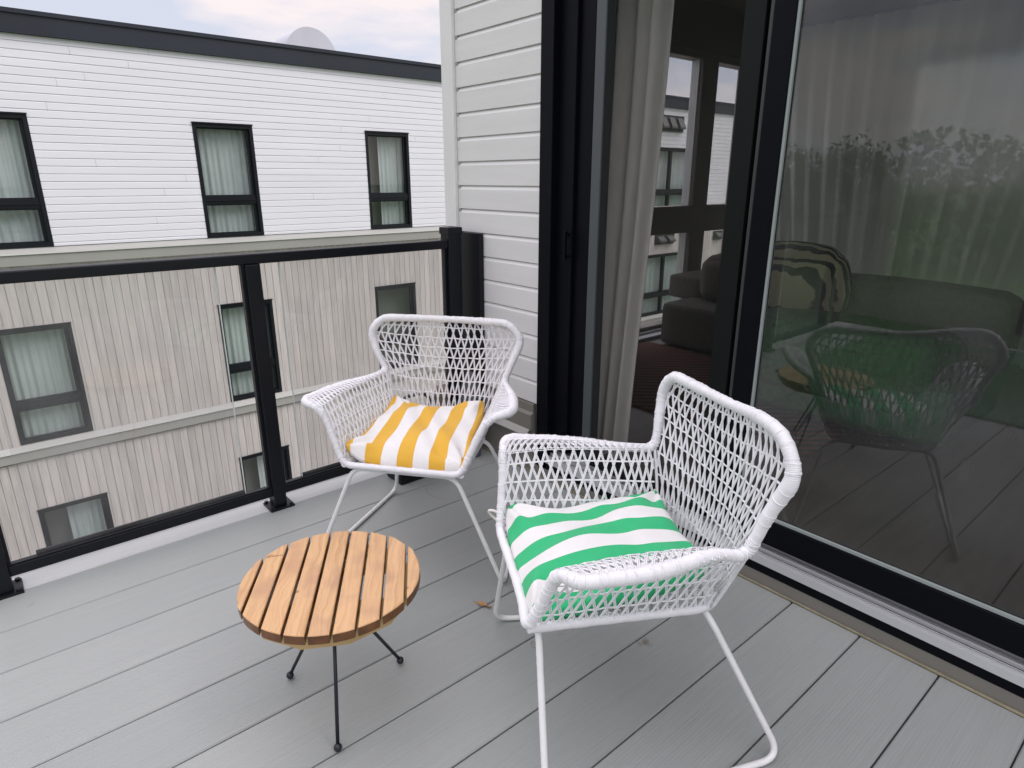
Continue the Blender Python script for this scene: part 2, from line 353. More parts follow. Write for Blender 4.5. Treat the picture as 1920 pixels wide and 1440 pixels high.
def lap(mb, rects, fn, pitch, depth=.012, gap=.004, cham=.012, ztop=None, joints=0, mi=0, rnd=random):
    """horizontal shiplap courses over rectangles (u0,u1,z0,z1) with fn(u,z,off)->point"""
    for (u0, u1, z0, z1) in rects:
        top = ztop if ztop is not None else z1
        k0 = int(math.floor((top - z1) / pitch + 1e-6)); k1 = int(math.ceil((top - z0) / pitch - 1e-6))
        for k in range(k0, k1):
            a = top - k * pitch; b_ = a - pitch
            prof = [(a, 0), (a - .001, depth * .35), (a - cham, depth), (b_ + gap, depth), (b_ + gap, 0), (b_, 0)]
            pr = [(max(z0, min(z1, z)), o) for z, o in prof]
            if abs(pr[0][0] - pr[-1][0]) < 1e-5: continue
            cuts = [u0, u1]
            if joints:
                rr_ = random.Random(k * 77 + int(pitch * 1e4)); x = rr_.uniform(-9, -5)
                while x < u1:
                    if u0 + .1 < x < u1 - .1: cuts.append(x)
                    x += rr_.uniform(joints * .7, joints * 1.3)
            cuts.sort()
            for c0_, c1_ in zip(cuts[:-1], cuts[1:]):
                ca, cb_ = c0_ + (.0015 if c0_ > u0 else 0), c1_ - (.0015 if c1_ < u1 else 0)
                mb.grid([[fn(ca, z, o) for z, o in pr], [fn(cb_, z, o) for z, o in pr]], mi)
def vert(mb, rects, fn, pitch, depth=.014, gap=.008, mi=0):
    for (u0, u1, z0, z1) in rects:
        k = math.floor(u0 / pitch)
        while k * pitch < u1 - 1e-6:
            a, b_ = k * pitch, (k + 1) * pitch; prof = [(a, 0), (a + gap * .5, 0), (a + gap * .5, depth), (b_ - gap * .5, depth), (b_ - gap * .5, 0), (b_, 0)]
            pr = [(max(u0, min(u1, u)), o) for u, o in prof]
            if pr[-1][0] - pr[0][0] > 1e-4: mb.grid([[fn(u, z0, o) for u, o in pr], [fn(u, z1, o) for u, o in pr]], mi)
            k += 1
def holes(u0, u1, z0, z1, wins):
    """split a wall rectangle round its windows (u0,u1,z0,z1) -> list of rectangles"""
    xs = sorted({u0, u1} | {x for w_ in wins for x in w_[:2] if u0 < x < u1}); outr = []
    for a, b_ in zip(xs[:-1], xs[1:]):
        cuts = sorted([(max(z0, w_[2]), min(z1, w_[3])) for w_ in wins if w_[0] < (a + b_) / 2 < w_[1] and w_[3] > z0 and w_[2] < z1]); z = z0
        for c, d in cuts:
            if c > z: outr.append((a, b_, z, c))
            z = d
        if z < z1: outr.append((a, b_, z, z1))
    return outr
def pleats(mb, u0, u1, z0, z1, fn, amp=.035, wave=.11, seed=0, nz=6, mi=0, flare=0):
    rr_ = random.Random(seed); n = max(8, int((u1 - u0) / .012)); ph = [rr_.uniform(0, 6.28) for _ in range(4)]
    rows = []
    for i in range(n + 1):
        q = i / n; u = u0 + (u1 - u0) * q; row = []
        for j in range(nz + 1):
            z = z0 + (z1 - z0) * j / nz; s_ = 1 - j / nz
            o = amp * (math.sin(u * 6.283 / wave + ph[0] + .5 * math.sin(u * 9 + ph[1]) + .35 * s_) * .7 + .4 * math.sin(u * 6.283 / wave * .53 + ph[2]))
            row.append(fn(u + flare * s_ * s_ * (q - .5), z, o * (.8 + .3 * s_)))
        rows.append(row)
    mb.grid(rows, mi)

# ================================================================ SETTING
DW = 1.917            # plane of the flat's own wall
g = MB(); g.add([(-900, -900, -6.1), (900, -900, -6.1), (900, 900, -6.1), (-900, 900, -6.1)], [(0, 1, 2, 3)])
tag(g.build('ground', M['grass']), kind='structure')
g = MB(); g.box(-3, 30, 3.6, 11.2, -6.3, -6.09)
tag(g.build('path', M['nearfloor']), kind='structure')

# ---- deck
g = MB(); ys = []
yb = [Y0B + PITCHB * k for k in range(-15, 10)]
for y0, y1 in list(zip(yb[:-1], yb[1:])) + [(2.309, 2.535)]:
    ys.append((y0, y1))
for y0, y1 in ys:
    if y0 > 2.2 and y1 < 2.53: continue
    a, b_ = y0 + .0022, y1 - .0022; c = .003; X0, X1 = -2.7, 1.893
    prof = [(a, -.024), (a, -c), (a + c, 0), (b_ - c, 0), (b_, -c), (b_, -.024)]
    g.grid([[(X0, y, z) for y, z in prof], [(X1, y, z) for y, z in prof]])
g.box(-2.7, 1.893, -2.75, 2.69, -.16, -.03)
tag(g.build('deck', M['deck'], smooth=False), kind='structure')
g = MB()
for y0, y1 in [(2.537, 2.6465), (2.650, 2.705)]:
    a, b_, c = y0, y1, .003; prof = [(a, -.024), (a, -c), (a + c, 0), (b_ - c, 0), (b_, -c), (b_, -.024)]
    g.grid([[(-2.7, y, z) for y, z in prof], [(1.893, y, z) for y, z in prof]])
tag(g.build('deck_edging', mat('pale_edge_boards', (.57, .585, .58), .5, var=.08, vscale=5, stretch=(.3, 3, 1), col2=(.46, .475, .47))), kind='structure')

# ================================================================ THE FLAT'S OWN BUILDING
own = empty('apartment_building', (DW, 2.4, 0), 0, 'near white lap-sided building that the balcony belongs to, with the patio door', 'building')
def P_(name, mb, m_, parent=own, **k):
    o = mb.build(name, m_, None, **k); o.parent = parent; o.matrix_parent_inverse = parent.matrix_world.inverted() if False else Matrix.Translation(-Vector(parent.location)); return o
# siding on the -X face
fnw = lambda u, z, o: (DW - .002 - o, u, z)
g = MB(); TOP = .350 + .1079 * 29
lap(g, [(2.074, 2.655, .350, TOP)], fnw, .1079, .011, .0045, .015, ztop=TOP)
P_('siding', g, M['siding'])
# structural wall behind (thick), with the door opening 0.05..2.066
g = MB()
g.box(DW, DW + .16, 2.068, 2.735, -.3, TOP); g.box(DW, DW + .16, -4, .02, -.3, TOP); g.box(DW, DW + .16, .02, 2.068, 2.32, TOP); g.box(DW + .004, DW + .16, .02, 2.068, -.3, .05)
P_('wall', g, M['iwall'])
g = MB(); lap(g, [(-4, .01, .350, TOP)], fnw, .1079, .011, .0045, .015, ztop=TOP); lap(g, [(.01, 2.074, 2.34, TOP)], fnw, .1079, .011, .0045, .015, ztop=TOP)
P_('siding', g, M['siding'])
g = MB(); g.box(DW - .030, DW + .19, 2.657, 2.749, -.3, TOP + .02); P_('corner_trim', g, M['trim'], bevel=.003)
g = MB(); g.box(DW - .012, DW + .0, 2.640, 2.656, .30, TOP); P_('corner_trim', g, M['belt'])
# taupe base board, cap and drip flashing
g = MB(); g.box(DW - .022, DW - .001, 2.090, 2.70, .006, .348); g.box(DW - .020, DW - .001, -4, 2.088, .006, .052)
P_('base_board', g, M['taupe'], bevel=.002)
g = MB(); g.add([(DW - .023, 2.085, .31), (DW - .023, 2.655, .31), (DW - .040, 2.655, .30), (DW - .040, 2.085, .30), (DW - .040, 2.655, .225), (DW - .040, 2.085, .225), (DW - .023, 2.655, .225), (DW - .023, 2.085, .225)],
                [(0, 1, 2, 3), (3, 2, 4, 5), (5, 4, 6, 7), (0, 3, 5, 7)])
P_('base_board', g, M['taupe'])
g = MB(); g.add([(DW - .041, 2.092, .228), (DW - .041, 2.655, .228), (DW - .066, 2.655, .205), (DW - .066, 2.092, .205), (DW - .066, 2.655, .200), (DW - .066, 2.092, .200), (DW - .041, 2.655, .222), (DW - .041, 2.092, .222)],
                [(0, 1, 2, 3), (3, 2, 4, 5), (5, 4, 6, 7), (0, 3, 5, 7)])
P_('drip_flashing', g, M['belt'])
g = MB(); g.box(DW - .0265, DW - .0225, -4, 2.65, .0035, .010); P_('caulk_line', g, mat('old_caulk', (.30, .27, .18), .7, var=.2, vscale=20))
# parapet
g = MB(); g.box(DW - .05, DW + .3, -4, 2.80, TOP + .02, TOP + .34); g.box(DW + .3, 8.0, 2.4, 3.5, TOP + .02, TOP + .34); P_('parapet', g, M['parapet'])
# room shell behind the wall
FZ = .12; WY = 3.22; CZ = 2.62
wins = [(3.62, 4.63, .17, 2.276), (4.95, 5.42, .17, 2.276)]
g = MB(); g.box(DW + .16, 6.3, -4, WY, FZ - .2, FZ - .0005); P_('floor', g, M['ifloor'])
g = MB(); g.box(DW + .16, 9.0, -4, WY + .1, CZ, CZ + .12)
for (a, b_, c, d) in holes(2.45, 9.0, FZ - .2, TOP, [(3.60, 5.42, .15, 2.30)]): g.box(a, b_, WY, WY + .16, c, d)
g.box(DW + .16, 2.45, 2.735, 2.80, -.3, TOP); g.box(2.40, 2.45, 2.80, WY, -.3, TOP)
g.box(5.50, 5.60, 3.12, WY, FZ, CZ - .001); g.box(5.50, 5.60, -4, .9, FZ, CZ - .001); g.box(5.50, 5.60, .9, 3.12, FZ, .45); g.box(5.50, 5.60, .9, 3.12, 2.4, CZ - .001); g.box(DW + .16, 9.0, -4.1, -4, FZ - .2, CZ); g.box(DW + .16, 9.0, -4, WY + .1, TOP, TOP + .02)  # far wall opening is added so daylight glows through the sheer curtain
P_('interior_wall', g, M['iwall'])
# interior window assembly
g = MB()
for (a, b_, c, d) in ((3.60, 3.66, .15, 2.30), (4.70, 4.90, .15, 2.30), (5.36, 5.42, .15, 2.30), (3.66, 4.70, 2.24, 2.30), (4.90, 5.36, 2.24, 2.30), (3.66, 4.70, .93, 1.146), (4.90, 5.36, .93, 1.146), (3.66, 4.70, .15, .19), (4.90, 5.36, .15, .19)):
    g.box(a, b_, WY + .015, WY + .13, c, d)
wf = P_('window', g, M['iframe'], bevel=.003); tag(wf)
g = MB()
for x in (4.642, 4.655): g.box(x, x + .008, WY + .02, WY + .09, .20, .925); g.box(x, x + .008, WY + .02, WY + .09, 1.15, 2.235)
g.box(3.66, 4.64, WY - .02, WY + .012, .125, .16); g.box(3.66, 5.9, WY - .10, WY - .03, .1215, .145)
def sub(name, mb, m_, parent, **k):
    o = mb.build(name, m_, None, **k); o.parent = parent; pw = Vector(parent.location)
    q = parent.parent
    while q: pw = pw + Vector(q.location) + (parent.matrix_parent_inverse.translation if parent.parent is q else Vector()); q = q.parent
    o.matrix_parent_inverse = Matrix.Translation(-pw); return o
sub('sash', g, M['alu'], wf)
g = MB(); g.box(3.665, 4.64, WY + .07, WY + .078, .19, .93); g.box(3.665, 4.64, WY + .07, WY + .078, 1.146, 2.24); g.box(4.90, 5.36, WY + .07, WY + .078, .19, .93); g.box(4.90, 5.36, WY + .07, WY + .078, 1.146, 2.24)
sub('pane', g, M['glass'], wf)

# ---- sliding patio door (a part of the building), its frame with pieces
g = MB(); ZT = 2.30
g.box(DW - .022, DW + .10, 1.992, 2.066, .052, ZT); g.box(DW + .012, DW + .10, 1.900, 1.991, .15, ZT)
g.box(DW + .03, DW + .12, 1.822, 1.899, .15, ZT); g.box(DW - .022, DW + .10, .02, .09, .052, ZT)
g.box(DW - .022, DW + .12, .09, 1.991, 2.24, ZT - .001)
door = P_('patio_door', g, M['door'], bevel=.003)
g = MB(); g.box(DW + .028, DW + .075, 1.767, 1.8195, .152, 2.238); sub('strike_strip', g, M['alud'], door, bevel=.002)
g = MB(); g.box(DW + .0, DW + .045, 1.125, 1.195, .155, 2.238); g.box(DW + .0, DW + .012, 1.122, 1.766, .155, .19); g.box(DW + .045, DW + .10, .09, 1.766, .153, .17)
sub('screen_frame', g, M['doorgrey'], door, bevel=.003)
g = MB(); g.box(DW + .0, DW + .035, 1.100, 1.112, .155, 2.238); sub('screen_frame', g, mat('dull_grey_seal', (.03, .033, .034), .5), door, bevel=.002)
g = MB(); g.box(DW - .006, DW + .04, 1.030, 1.098, .155, 2.238); g.box(DW - .006, DW + .04, .09, 1.028, .155, .245); g.box(DW - .006, DW + .04, .09, 1.028, 2.17, 2.238)
sub('sliding_frame', g, M['door'], door, bevel=.003)
g = MB(); g.box(DW + .0, DW + .010, 1.021, 1.029, .247, 2.168); g.box(DW + .0, DW + .010, .09, 1.020, .247, .256); sub('glazing_bead', g, mat('pale_glazing_bead', (.30, .34, .33), .4), door)
g = MB(); g.box(DW + .012, DW + .018, .09, 1.0205, .257, 2.168); sub('pane', g, M['dglass'], door)
g = MB(); g.box(DW + .020, DW + .0215, 1.196, 1.766, .191, 2.237); sub('insect_screen', g, M['screen'], door)
g = MB(); g.box(DW - .018, DW - .006, 1.908, 1.922, 1.03, 1.15); g.box(DW - .0062, DW + .012, 1.912, 1.918, 1.04, 1.05); g.box(DW - .0062, DW + .012, 1.912, 1.918, 1.13, 1.14); sub('handle', g, M['door'], door, bevel=.002)
# threshold
g = MB(); g.box(DW - .022, DW - .002, .02, 2.065, .054, .089); sub('threshold', g, M['door'], door)
g = MB(); g.box(DW - .030, DW - .006, .02, 1.99, .0895, .118)
for k, (x, z) in enumerate(((-.028, .126), (-.014, .122), (.0, .132), (.016, .128), (.03, .138), (.05, .134), (.07, .142))): g.box(DW + x, DW + x + .004, .02, 1.99, .1185, z)
g.box(DW - .0055, DW + .09, .02, 1.99, .10, .1185)
sub('threshold', g, M['alu'], door)
g = MB()
for x in (-.024, -.0095, .0045, .0205, .036, .056): g.box(DW + x, DW + x + .008, .021, 1.989, .1186, .1195)
sub('threshold', g, M['doorgrey'], door)

# ---- curtain just inside the screen, furniture, rug
fnx = lambda X0: (lambda u, z, o: (X0 + o, u, z))
def drape(name, X0, u0, u1, z0, z1, seed, label, wave=.085, amp=.030, flare=0.0, shift=0, mt='drape'):
    c = empty(name, (X0, (u0 + u1) / 2, z0), 0, label, 'curtain', 'linen curtains hanging inside the flat')
    g = MB(); n = 60; nz = 26; rows = []; rr_ = random.Random(seed); ph = [rr_.uniform(0, 6.28) for _ in range(6)]
    for i in range(n + 1):
        q = i / n; row = []
        for j in range(nz + 1):
            v = j / nz; s_ = 1 - v; u = (u0 + (u1 - u0) * q); wd = .86 + .14 * math.cos(2.5 * s_) + flare * max(0, s_ - .75) * 2
            u = (u0 + u1) / 2 + (u - (u0 + u1) / 2) * wd - shift * s_
            a = 6.283 * (u1 - u0) / wave * q
            o = amp * (math.sin(a + ph[0] + 1.1 * s_ * math.sin(ph[1] + 3 * q)) + .45 * math.sin(a * .47 + ph[2] + 2 * s_) + .15 * math.sin(a * 2.1 + ph[3] + 5 * v)) * (.75 + .5 * s_ ** 3)
            row.append((o - .02 * math.sin(3 * s_ + ph[4]), u - (u0 + u1) / 2, (z1 - z0) * v))
        rows.append(row)
    g.grid(rows); rows2 = [[(x + .0025, y, z) for x, y, z in r_] for r_ in rows]; g.grid(rows2, flip=True)
    d = g.build('drape', M[mt], c, smooth=True)
    g = MB(); g.tube([(0, (u0 - u1) / 2 - .05, z1 - z0 + .01), (0, (u1 - u0) / 2 + .05, z1 - z0 + .01)], .012, 10)
    g.build('curtain_rod', M['door'], c, smooth=True)
    return c
drape('curtain', 2.14, 1.655, 2.05, FZ + .006, 2.40, 3, 'long linen curtain hanging behind the open screen half of the patio door', shift=-.02)
drape('curtain', 5.42, .45, 3.30, FZ + .006, 2.50, 5, 'pale sheer curtain over an opening added in the far wall, seen through the fixed glass', wave=.14, amp=.035, mt='sheer')

def soft_box(mb, x0, x1, y0, y1, z0, z1, r_=.05, puff=.02, n=10, mi=0):
    """rounded upholstery block"""
    cx, cy, cz = (x0 + x1) / 2, (y0 + y1) / 2, (z0 + z1) / 2; hx, hy, hz = (x1 - x0) / 2, (y1 - y0) / 2, (z1 - z0) / 2
    def pt(a, b_, c):
        p = Vector((a * hx, b_ * hy, c * hz)); q = Vector((max(-hx + r_, min(hx - r_, p.x)), max(-hy + r_, min(hy - r_, p.y)), max(-hz + r_, min(hz - r_, p.z)))); d = p - q
        if d.length > 1e-9: p = q + d.normalized() * r_
        k = puff * ((1 - a * a) * (1 - b_ * b_) + (1 - b_ * b_) * (1 - c * c) + (1 - a * a) * (1 - c * c))
        nrm = Vector((a if abs(a) == 1 else 0, b_ if abs(b_) == 1 else 0, c if abs(c) == 1 else 0))
        return (cx + p.x + nrm.x * k, cy + p.y + nrm.y * k, cz + p.z + nrm.z * k)
    L = [-1 + 2 * i / n for i in range(n + 1)]; L = [math.copysign(abs(v) ** .6, v) for v in L]
    for s_ in (-1, 1):
        mb.grid([[pt(s_, a, b_) for a in L] for b_ in L], mi, flip=s_ > 0); mb.grid([[pt(a, s_, b_) for a in L] for b_ in L], mi, flip=s_ < 0); mb.grid([[pt(a, b_, s_) for a in L] for b_ in L], mi, flip=s_ > 0)
sofa = empty('sofa', (4.5, 2.5, FZ), 0, 'dim grey fabric sofa with a tall back cushion seen through the screen door', 'sofa')
def S_(name, mb, m_, **k): o = mb.build(name, m_, sofa, **k); o.matrix_parent_inverse = Matrix.Translation(-Vector(sofa.location)); return o
g = MB(); soft_box(g, 4.04, 5.3, 1.9, 3.0, FZ, .46, .05, .012); S_('seat', g, M['sofa'], smooth=True)
g = MB(); soft_box(g, 4.35, 4.80, 2.86, 3.17, .44, .62, .03, .008); S_('armrest', g, M['sofa'], smooth=True)
g = MB(); soft_box(g, 4.82, 5.3, 2.80, 3.17, .40, .64, .05, .01); S_('backrest', g, M['sofa'], smooth=True)
g = MB(); soft_box(g, 4.24, 4.50, 2.40, 2.82, .46, .80, .08, .03); S_('back_cushion', g, M['sofa'], smooth=True)
g = MB(); g.box(2.75, 4.0, 1.2, 3.05, FZ + .001, FZ + .012); tag(g.build('rug', M['rug']), 'dark red and black striped kilim rug on the floor before the sofa', 'rug')
# lounge chair with green blanket and zebra cushion behind the fixed glass
lc = empty('lounge_chair', (3.3, 1.5, FZ), 0, 'lounge chair draped in green behind the fixed pane of the patio door', 'armchair')
def L_(name, mb, m_, **k): o = mb.build(name, m_, lc, **k); o.matrix_parent_inverse = Matrix.Translation(-Vector(lc.location)); return o
g = MB(); soft_box(g, 3.08, 3.9, .75, 1.84, .20, .50, .07, .02); L_('seat', g, M['turf'], smooth=True)
g = MB(); soft_box(g, 3.66, 3.98, .75, 1.86, .42, .82, .07, .03); L_('backrest', g, M['sofa'], smooth=True)
g = MB(); soft_box(g, 3.05, 3.62, .85, 1.87, .30, .66, .10, .03); L_('blanket', g, M['blanket'], smooth=True)
for x, y in ((3.08, .65), (3.08, 1.70), (3.8, .65), (3.8, 1.70)): g = MB(); g.tube([(x, y, FZ), (x, y, .22)], .02, 8); L_('leg', g, M['bark'])
g = MB(); soft_box(g, -.08, .08, -.24, .24, -.2, .2, .07, .05); zc = g.build('throw_pillow', M['zebra'], smooth=True); zc.location = (3.50, 1.70, .80); zc.rotation_euler = (0, R(-18), R(8))
tag(zc, 'black and cream striped pillow leaning on the green lounge chair', 'pillow')
g = MB(); g.box(-2.55, -.55, -1.6, 2.2, .001, .018); tag(g.build('turf_mat', M['turf']), 'green artificial turf mat on the open end of the deck', 'mat')

# ================================================================ NEIGHBOUR BUILDING
D = 11.70
nb = empty('apartment_building', (5.0, D, -6), 0, 'white apartment block across the gap with charcoal parapet and weathered lower boards', 'building')
def NB(name, mb, m_, parent=None, **k):
    o = mb.build(name, m_, None, **k); o.parent = parent or nb
    if not parent: o.matrix_parent_inverse = Matrix.Translation(-Vector(nb.location))
    return o
fnn = lambda u, z, o: (u, D - o, z)
XL, XR = -12.0, 30.0
wu = [(-2.95, -2.0, .42, 2.215), (.10, 1.05, .42, 2.215), (3.19, 4.14, .42, 2.215), (6.24, 7.19, .42, 2.215), (14.55, 16.95, .42, 2.185), (9.3, 10.25, .42, 2.215)]
wm = [(a, b_, -2.50, -.735) for a, b_, c, d in wu]
wl = [(a, b_, -5.40, -3.62) for a, b_, c, d in wu]
g = MB(); lap(g, holes(XL, XR, .42, 3.225, wu), fnn, .1069, .014, .0075, .010, ztop=3.225 + .02, joints=7); NB('siding', g, M['nsiding'])
g = MB(); vert(g, holes(XL, XR, -2.52, .17, wm), fnn, .12); vert(g, holes(XL, XR, -6.1, -2.78, wl), fnn, .12); NB('board_cladding', g, M['clad'])
g = MB(); g.box(XL, XR, D - .06, D + .02, 3.225, 3.50); g.box(XL, XR, D - .085, D + .02, 3.47, 3.525, 0); g.box(XL, XR, D - .075, D + .02, 3.225, 3.25); g.box(XL - .06, XL - .001, D - .06, D + 9, 3.225, 3.52)
NB('parapet', g, M['parapet'])
for zt in (.42, -2.50):
    g = MB(); g.add([(XL, D + .01, zt), (XR, D + .01, zt), (XR, D - .085, zt - .075), (XL, D - .085, zt - .075), (XR, D - .085, zt - .095), (XL, D - .085, zt - .095)], [(0, 3, 2, 1), (3, 5, 4, 2)])
    NB('belt_flashing', g, M['beltlight'])
    g = MB(); g.box(XL, XR, D - .090, D - .0855, zt - .096, zt - .072); NB('belt_flashing', g, M['beltedge'])
    g = MB(); g.box(XL, XR, D - .07, D + .01, zt - .25, zt - .0955); NB('belt_course', g, M['belt'])
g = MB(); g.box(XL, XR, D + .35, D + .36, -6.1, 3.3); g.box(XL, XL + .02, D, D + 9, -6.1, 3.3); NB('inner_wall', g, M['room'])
g = MB(); g.box(XL, XR, D, D + 9, 3.3, 3.34); NB('roof', g, M['roof'])
def nwin(x0, x1, z0, z1, mull=False, seed=0, cover=1.0):
    g = MB(); fr = .055; d0, d1 = D + .0, D + .09
    g.box(x0, x0 + fr, D - .02, d1, z0, z1); g.box(x1 - fr, x1, D - .02, d1, z0, z1); g.box(x0 + fr, x1 - fr, D - .02, d1, z1 - fr, z1); g.box(x0 + fr, x1 - fr, D - .02, d1, z0, z0 + fr)
    zt = z0 + (z1 - z0) * .335
    g.box(x0 + fr, x1 - fr, D + .005, d1, zt - .065, zt + .065)
    g.box(x0 + fr, x1 - fr, D - .012, D + .0045, zt - .012, zt + .012)
    xs = [x0 + fr, x1 - fr]
    if mull: xm = x0 + (x1 - x0) * .51; g.box(xm - .045, xm + .045, D + .002, d1, z0 + fr, zt - .065); g.box(xm - .045, xm + .045, D + .002, d1, zt + .065, z1 - fr)
    # inner sash
    for (a, b_) in ((z0 + fr, zt - .065), (zt + .065, z1 - fr)):
        g.box(x1 - fr - .045, x1 - fr, D + .03, d1, a, b_); g.box(x0 + fr, x0 + fr + .02, D + .03, d1, a, b_); g.box(x0 + fr + .02, x1 - fr - .045, D + .03, d1, b_ - .02, b_); g.box(x0 + fr + .02, x1 - fr - .045, D + .03, d1, a, a + .02)
    f = NB('window', g, M['blackg'])
    g = MB(); g.box(x0 + fr, x1 - fr, D + .055, D + .063, z0 + fr, zt - .065); g.box(x0 + fr, x1 - fr, D + .055, D + .063, zt + .065, z1 - fr); NB('pane', g, M['wglass'], f)
    if cover > 0:
        g = MB(); fn = lambda u, z, o: (u, D + .20 - o, z)
        if cover < 1: pleats(g, x0 + (x1 - x0) * (1 - cover), x1, z0, z1, fn, .022, .10, seed, 3)
        else: pleats(g, x0, x1, z0, z1, fn, .022, .10, seed, 3)
        NB('curtain', g, M['icurtain'], f, smooth=True)
    g = MB(); g.box(x0 - .005, x1 + .005, D - .045, D - .0205, z1, z1 + .02); NB('head_trim', g, M['blackg'], f)
for k, (a, b_, c, d) in enumerate(wu): nwin(a, b_, c, d, mull=(b_ - a > 1.5), seed=k, cover=(.62 if abs(a - 6.24) < .1 else 1))
for k, (a, b_, c, d) in enumerate(wm): nwin(a, b_, c, d, mull=(b_ - a > 1.5), seed=k + 20, cover=(0 if abs(a - 6.24) < .1 else 1))
for k, (a, b_, c, d) in enumerate(wl): nwin(a, b_, c, d, mull=(b_ - a > 1.5), seed=k + 40, cover=.6)
def vent(x0, x1, z0, z1, n, label):
    e_ = empty('wall_vent', ((x0 + x1) / 2, D, z0), 0, label, 'vent', 'hooded wall vents on the opposite facade')
    def Q(name, mb, m_): o = mb.build(name, m_, e_); o.matrix_parent_inverse = Matrix.Translation(-Vector(e_.location)); return o
    g = MB(); g.box(x0, x1, D - .05, D - .016, z0, z1); Q('back_plate', g, M['vent'])
    wd = (x1 - x0) / n
    for i in range(n):
        a = x0 + wd * (i + .18); b_ = x0 + wd * (i + .82); zt, zb = z1 - .05, z0 + .07; y = D - .051
        g = MB(); g.add([(a, y, zt), (b_, y, zt), (b_, y - .13, zb + .05), (a, y - .13, zb + .05), (a, y - .13, zb), (b_, y - .13, zb), (a, y, zb), (b_, y, zb)], [(0, 3, 2, 1), (3, 4, 5, 2), (0, 6, 4, 3), (1, 2, 5, 7)]); Q('vent_hood', g, M['venthood'])
vent(15.05, 16.18, 2.62, 3.03, 3, 'dark wall vent with three hoods high on the white siding opposite')
vent(15.25, 16.12, -.44, -.16, 2, 'dark wall vent with two hoods on the weathered boards opposite')
vent(18.18, 18.64, -.46, -.19, 1, 'small single-hood wall vent on the boards opposite, beside the window frame')
# round duct on the roof
g = MB(); cx, cz, rr_, y0, y1 = 5.92, 3.617, .52, 13.0, 13.75; n = 64
A = [(cx + rr_ * math.cos(6.28318 * k / n), y0, cz + rr_ * math.sin(6.28318 * k / n)) for k in range(n)]
B_ = [(x, y1, z) for x, y, z in A]; g.grid([A, B_], close=True, flip=False)
g.add(A, [tuple(range(n))]); g.add(B_, [tuple(range(n - 1, -1, -1))])
g.box(cx - .3, cx + .3, y0 + .2, y1 - .2, 3.0, cz)
dk = g.build('rooftop_duct', M['roofdisc'], smooth=False); tag(dk, 'big round pale metal drum rising behind the charcoal parapet', 'roof duct')
for p in dk.data.polygons[:n]: p.use_smooth = True

# ================================================================ TREES (seen in the door glass)
def tree(x, y, h, seed, label):
    e_ = empty('tree', (x, y, -6.1), 0, label, 'tree', 'trees beyond the open end of the deck'); rr_ = random.Random(seed)
    g = MB(); top = Vector((rr_.uniform(-.3, .3), rr_.uniform(-.3, .3), h * .8)); g.tube([(0, 0, 0), (.1, .05, h * .35), tuple(top)], [.22, .16, .05], 8)
    tips = []
    for k in range(14):
        z = h * rr_.uniform(.3, .78); a = rr_.uniform(0, 6.28); L = h * .26 * rr_.uniform(.6, 1); p = Vector((math.cos(a) * L, math.sin(a) * L, z + L * .5)); g.tube([(0, 0, z), tuple(p * .5 + Vector((0, 0, z * .5))), tuple(p)], [.07, .05, .015], 5); tips.append(p)
    g.build('trunk', M['bark'], e_, smooth=True)
    g = MB()
    for p in tips + [top] * 2:
        for c in range(5):
            q = p + Vector([rr_.gauss(0, h * .06) for _ in range(3)])
            for l in range(90):
                r_ = q + Vector([rr_.gauss(0, h * .035) for _ in range(3)]); s_ = .09; a = Vector([rr_.gauss(0, 1) for _ in range(3)]).normalized() * s_; b_ = Vector([rr_.gauss(0, 1) for _ in range(3)]).normalized() * s_
                g.add([r_ - a, r_ + b_, r_ + a, r_ - b_], [(0, 1, 2, 3)])
    g.build('crown', M['leafy'], e_)
tree(-31, 14.5, 10.0, 1, 'tallest leafy tree reflected in the patio door glass')
tree(-36, 7.5, 9.2, 2, 'mid-sized leafy tree reflected low in the door glass')
tree(-33, 21, 9.0, 3, 'leafy tree behind the others in the door reflection')

rr_ = random.Random(9); g = MB()
for c in range(150):
    y = -70 + 1.0 * c + rr_.uniform(-.5, .5); x = -62 + rr_.uniform(-6, 6); h_ = rr_.uniform(5.5, 9.5) * (1 + .25 * math.sin(y * .11))
    for l in range(150):
        p = Vector((x + rr_.gauss(0, 1.5), y + rr_.gauss(0, 1.6), -6.1 + h_ * abs(rr_.random()) ** .7)); a = Vector([rr_.gauss(0, 1) for _ in range(3)]).normalized() * .38; b_ = Vector([rr_.gauss(0, 1) for _ in range(3)]).normalized() * .38
        g.add([p - a, p + b_, p + a, p - b_], [(0, 1, 2, 3)])
tag(g.build('woods', M['leafy']), 'far line of woods reflected along the horizon in the door glass', 'woods', kind='stuff')

# ================================================================ GLASS RAILING
RY = 2.565
rl = empty('glass_railing', (.84, RY, 0), 0, 'black metal railing with clear glass panes along the deck edge', 'railing')
def RL(name, mb, m_, parent=None, **k):
    o = mb.build(name, m_, None, **k); o.parent = parent or rl
    if not parent: o.matrix_parent_inverse = Matrix.Translation(-Vector(rl.location))
    return o
for i, xp in enumerate((.837, -.118, -1.075, -2.03)):
    g = MB(); g.box(xp - .026, xp + .026, RY - .035, RY + .033, .0085, 1.040); po = RL('post', g, M['black'], bevel=.004)
    g = MB(); g.box(xp - .052, xp + .052, RY - .055, RY + .045, .0005, .0085); RL('base_plate', g, M['black'], po, bevel=.0015)
    for sx_, sy_ in ((-1, -1), (1, -1), (-1, 1), (1, 1)):
        g = MB(); bx_, by_ = xp + sx_ * .040, RY - .005 + sy_ * .040
        g.tube([(bx_, by_, .0086), (bx_, by_, .0165)], .0085, 6); RL('bolt', g, M['black'], po)
g = MB(); g.box(1.752, 1.824, RY - .035, RY + .035, .0005, 1.128); ep = RL('post', g, M['black'], bevel=.004); ep['label'] = 'taller capped end post beside the white wall'
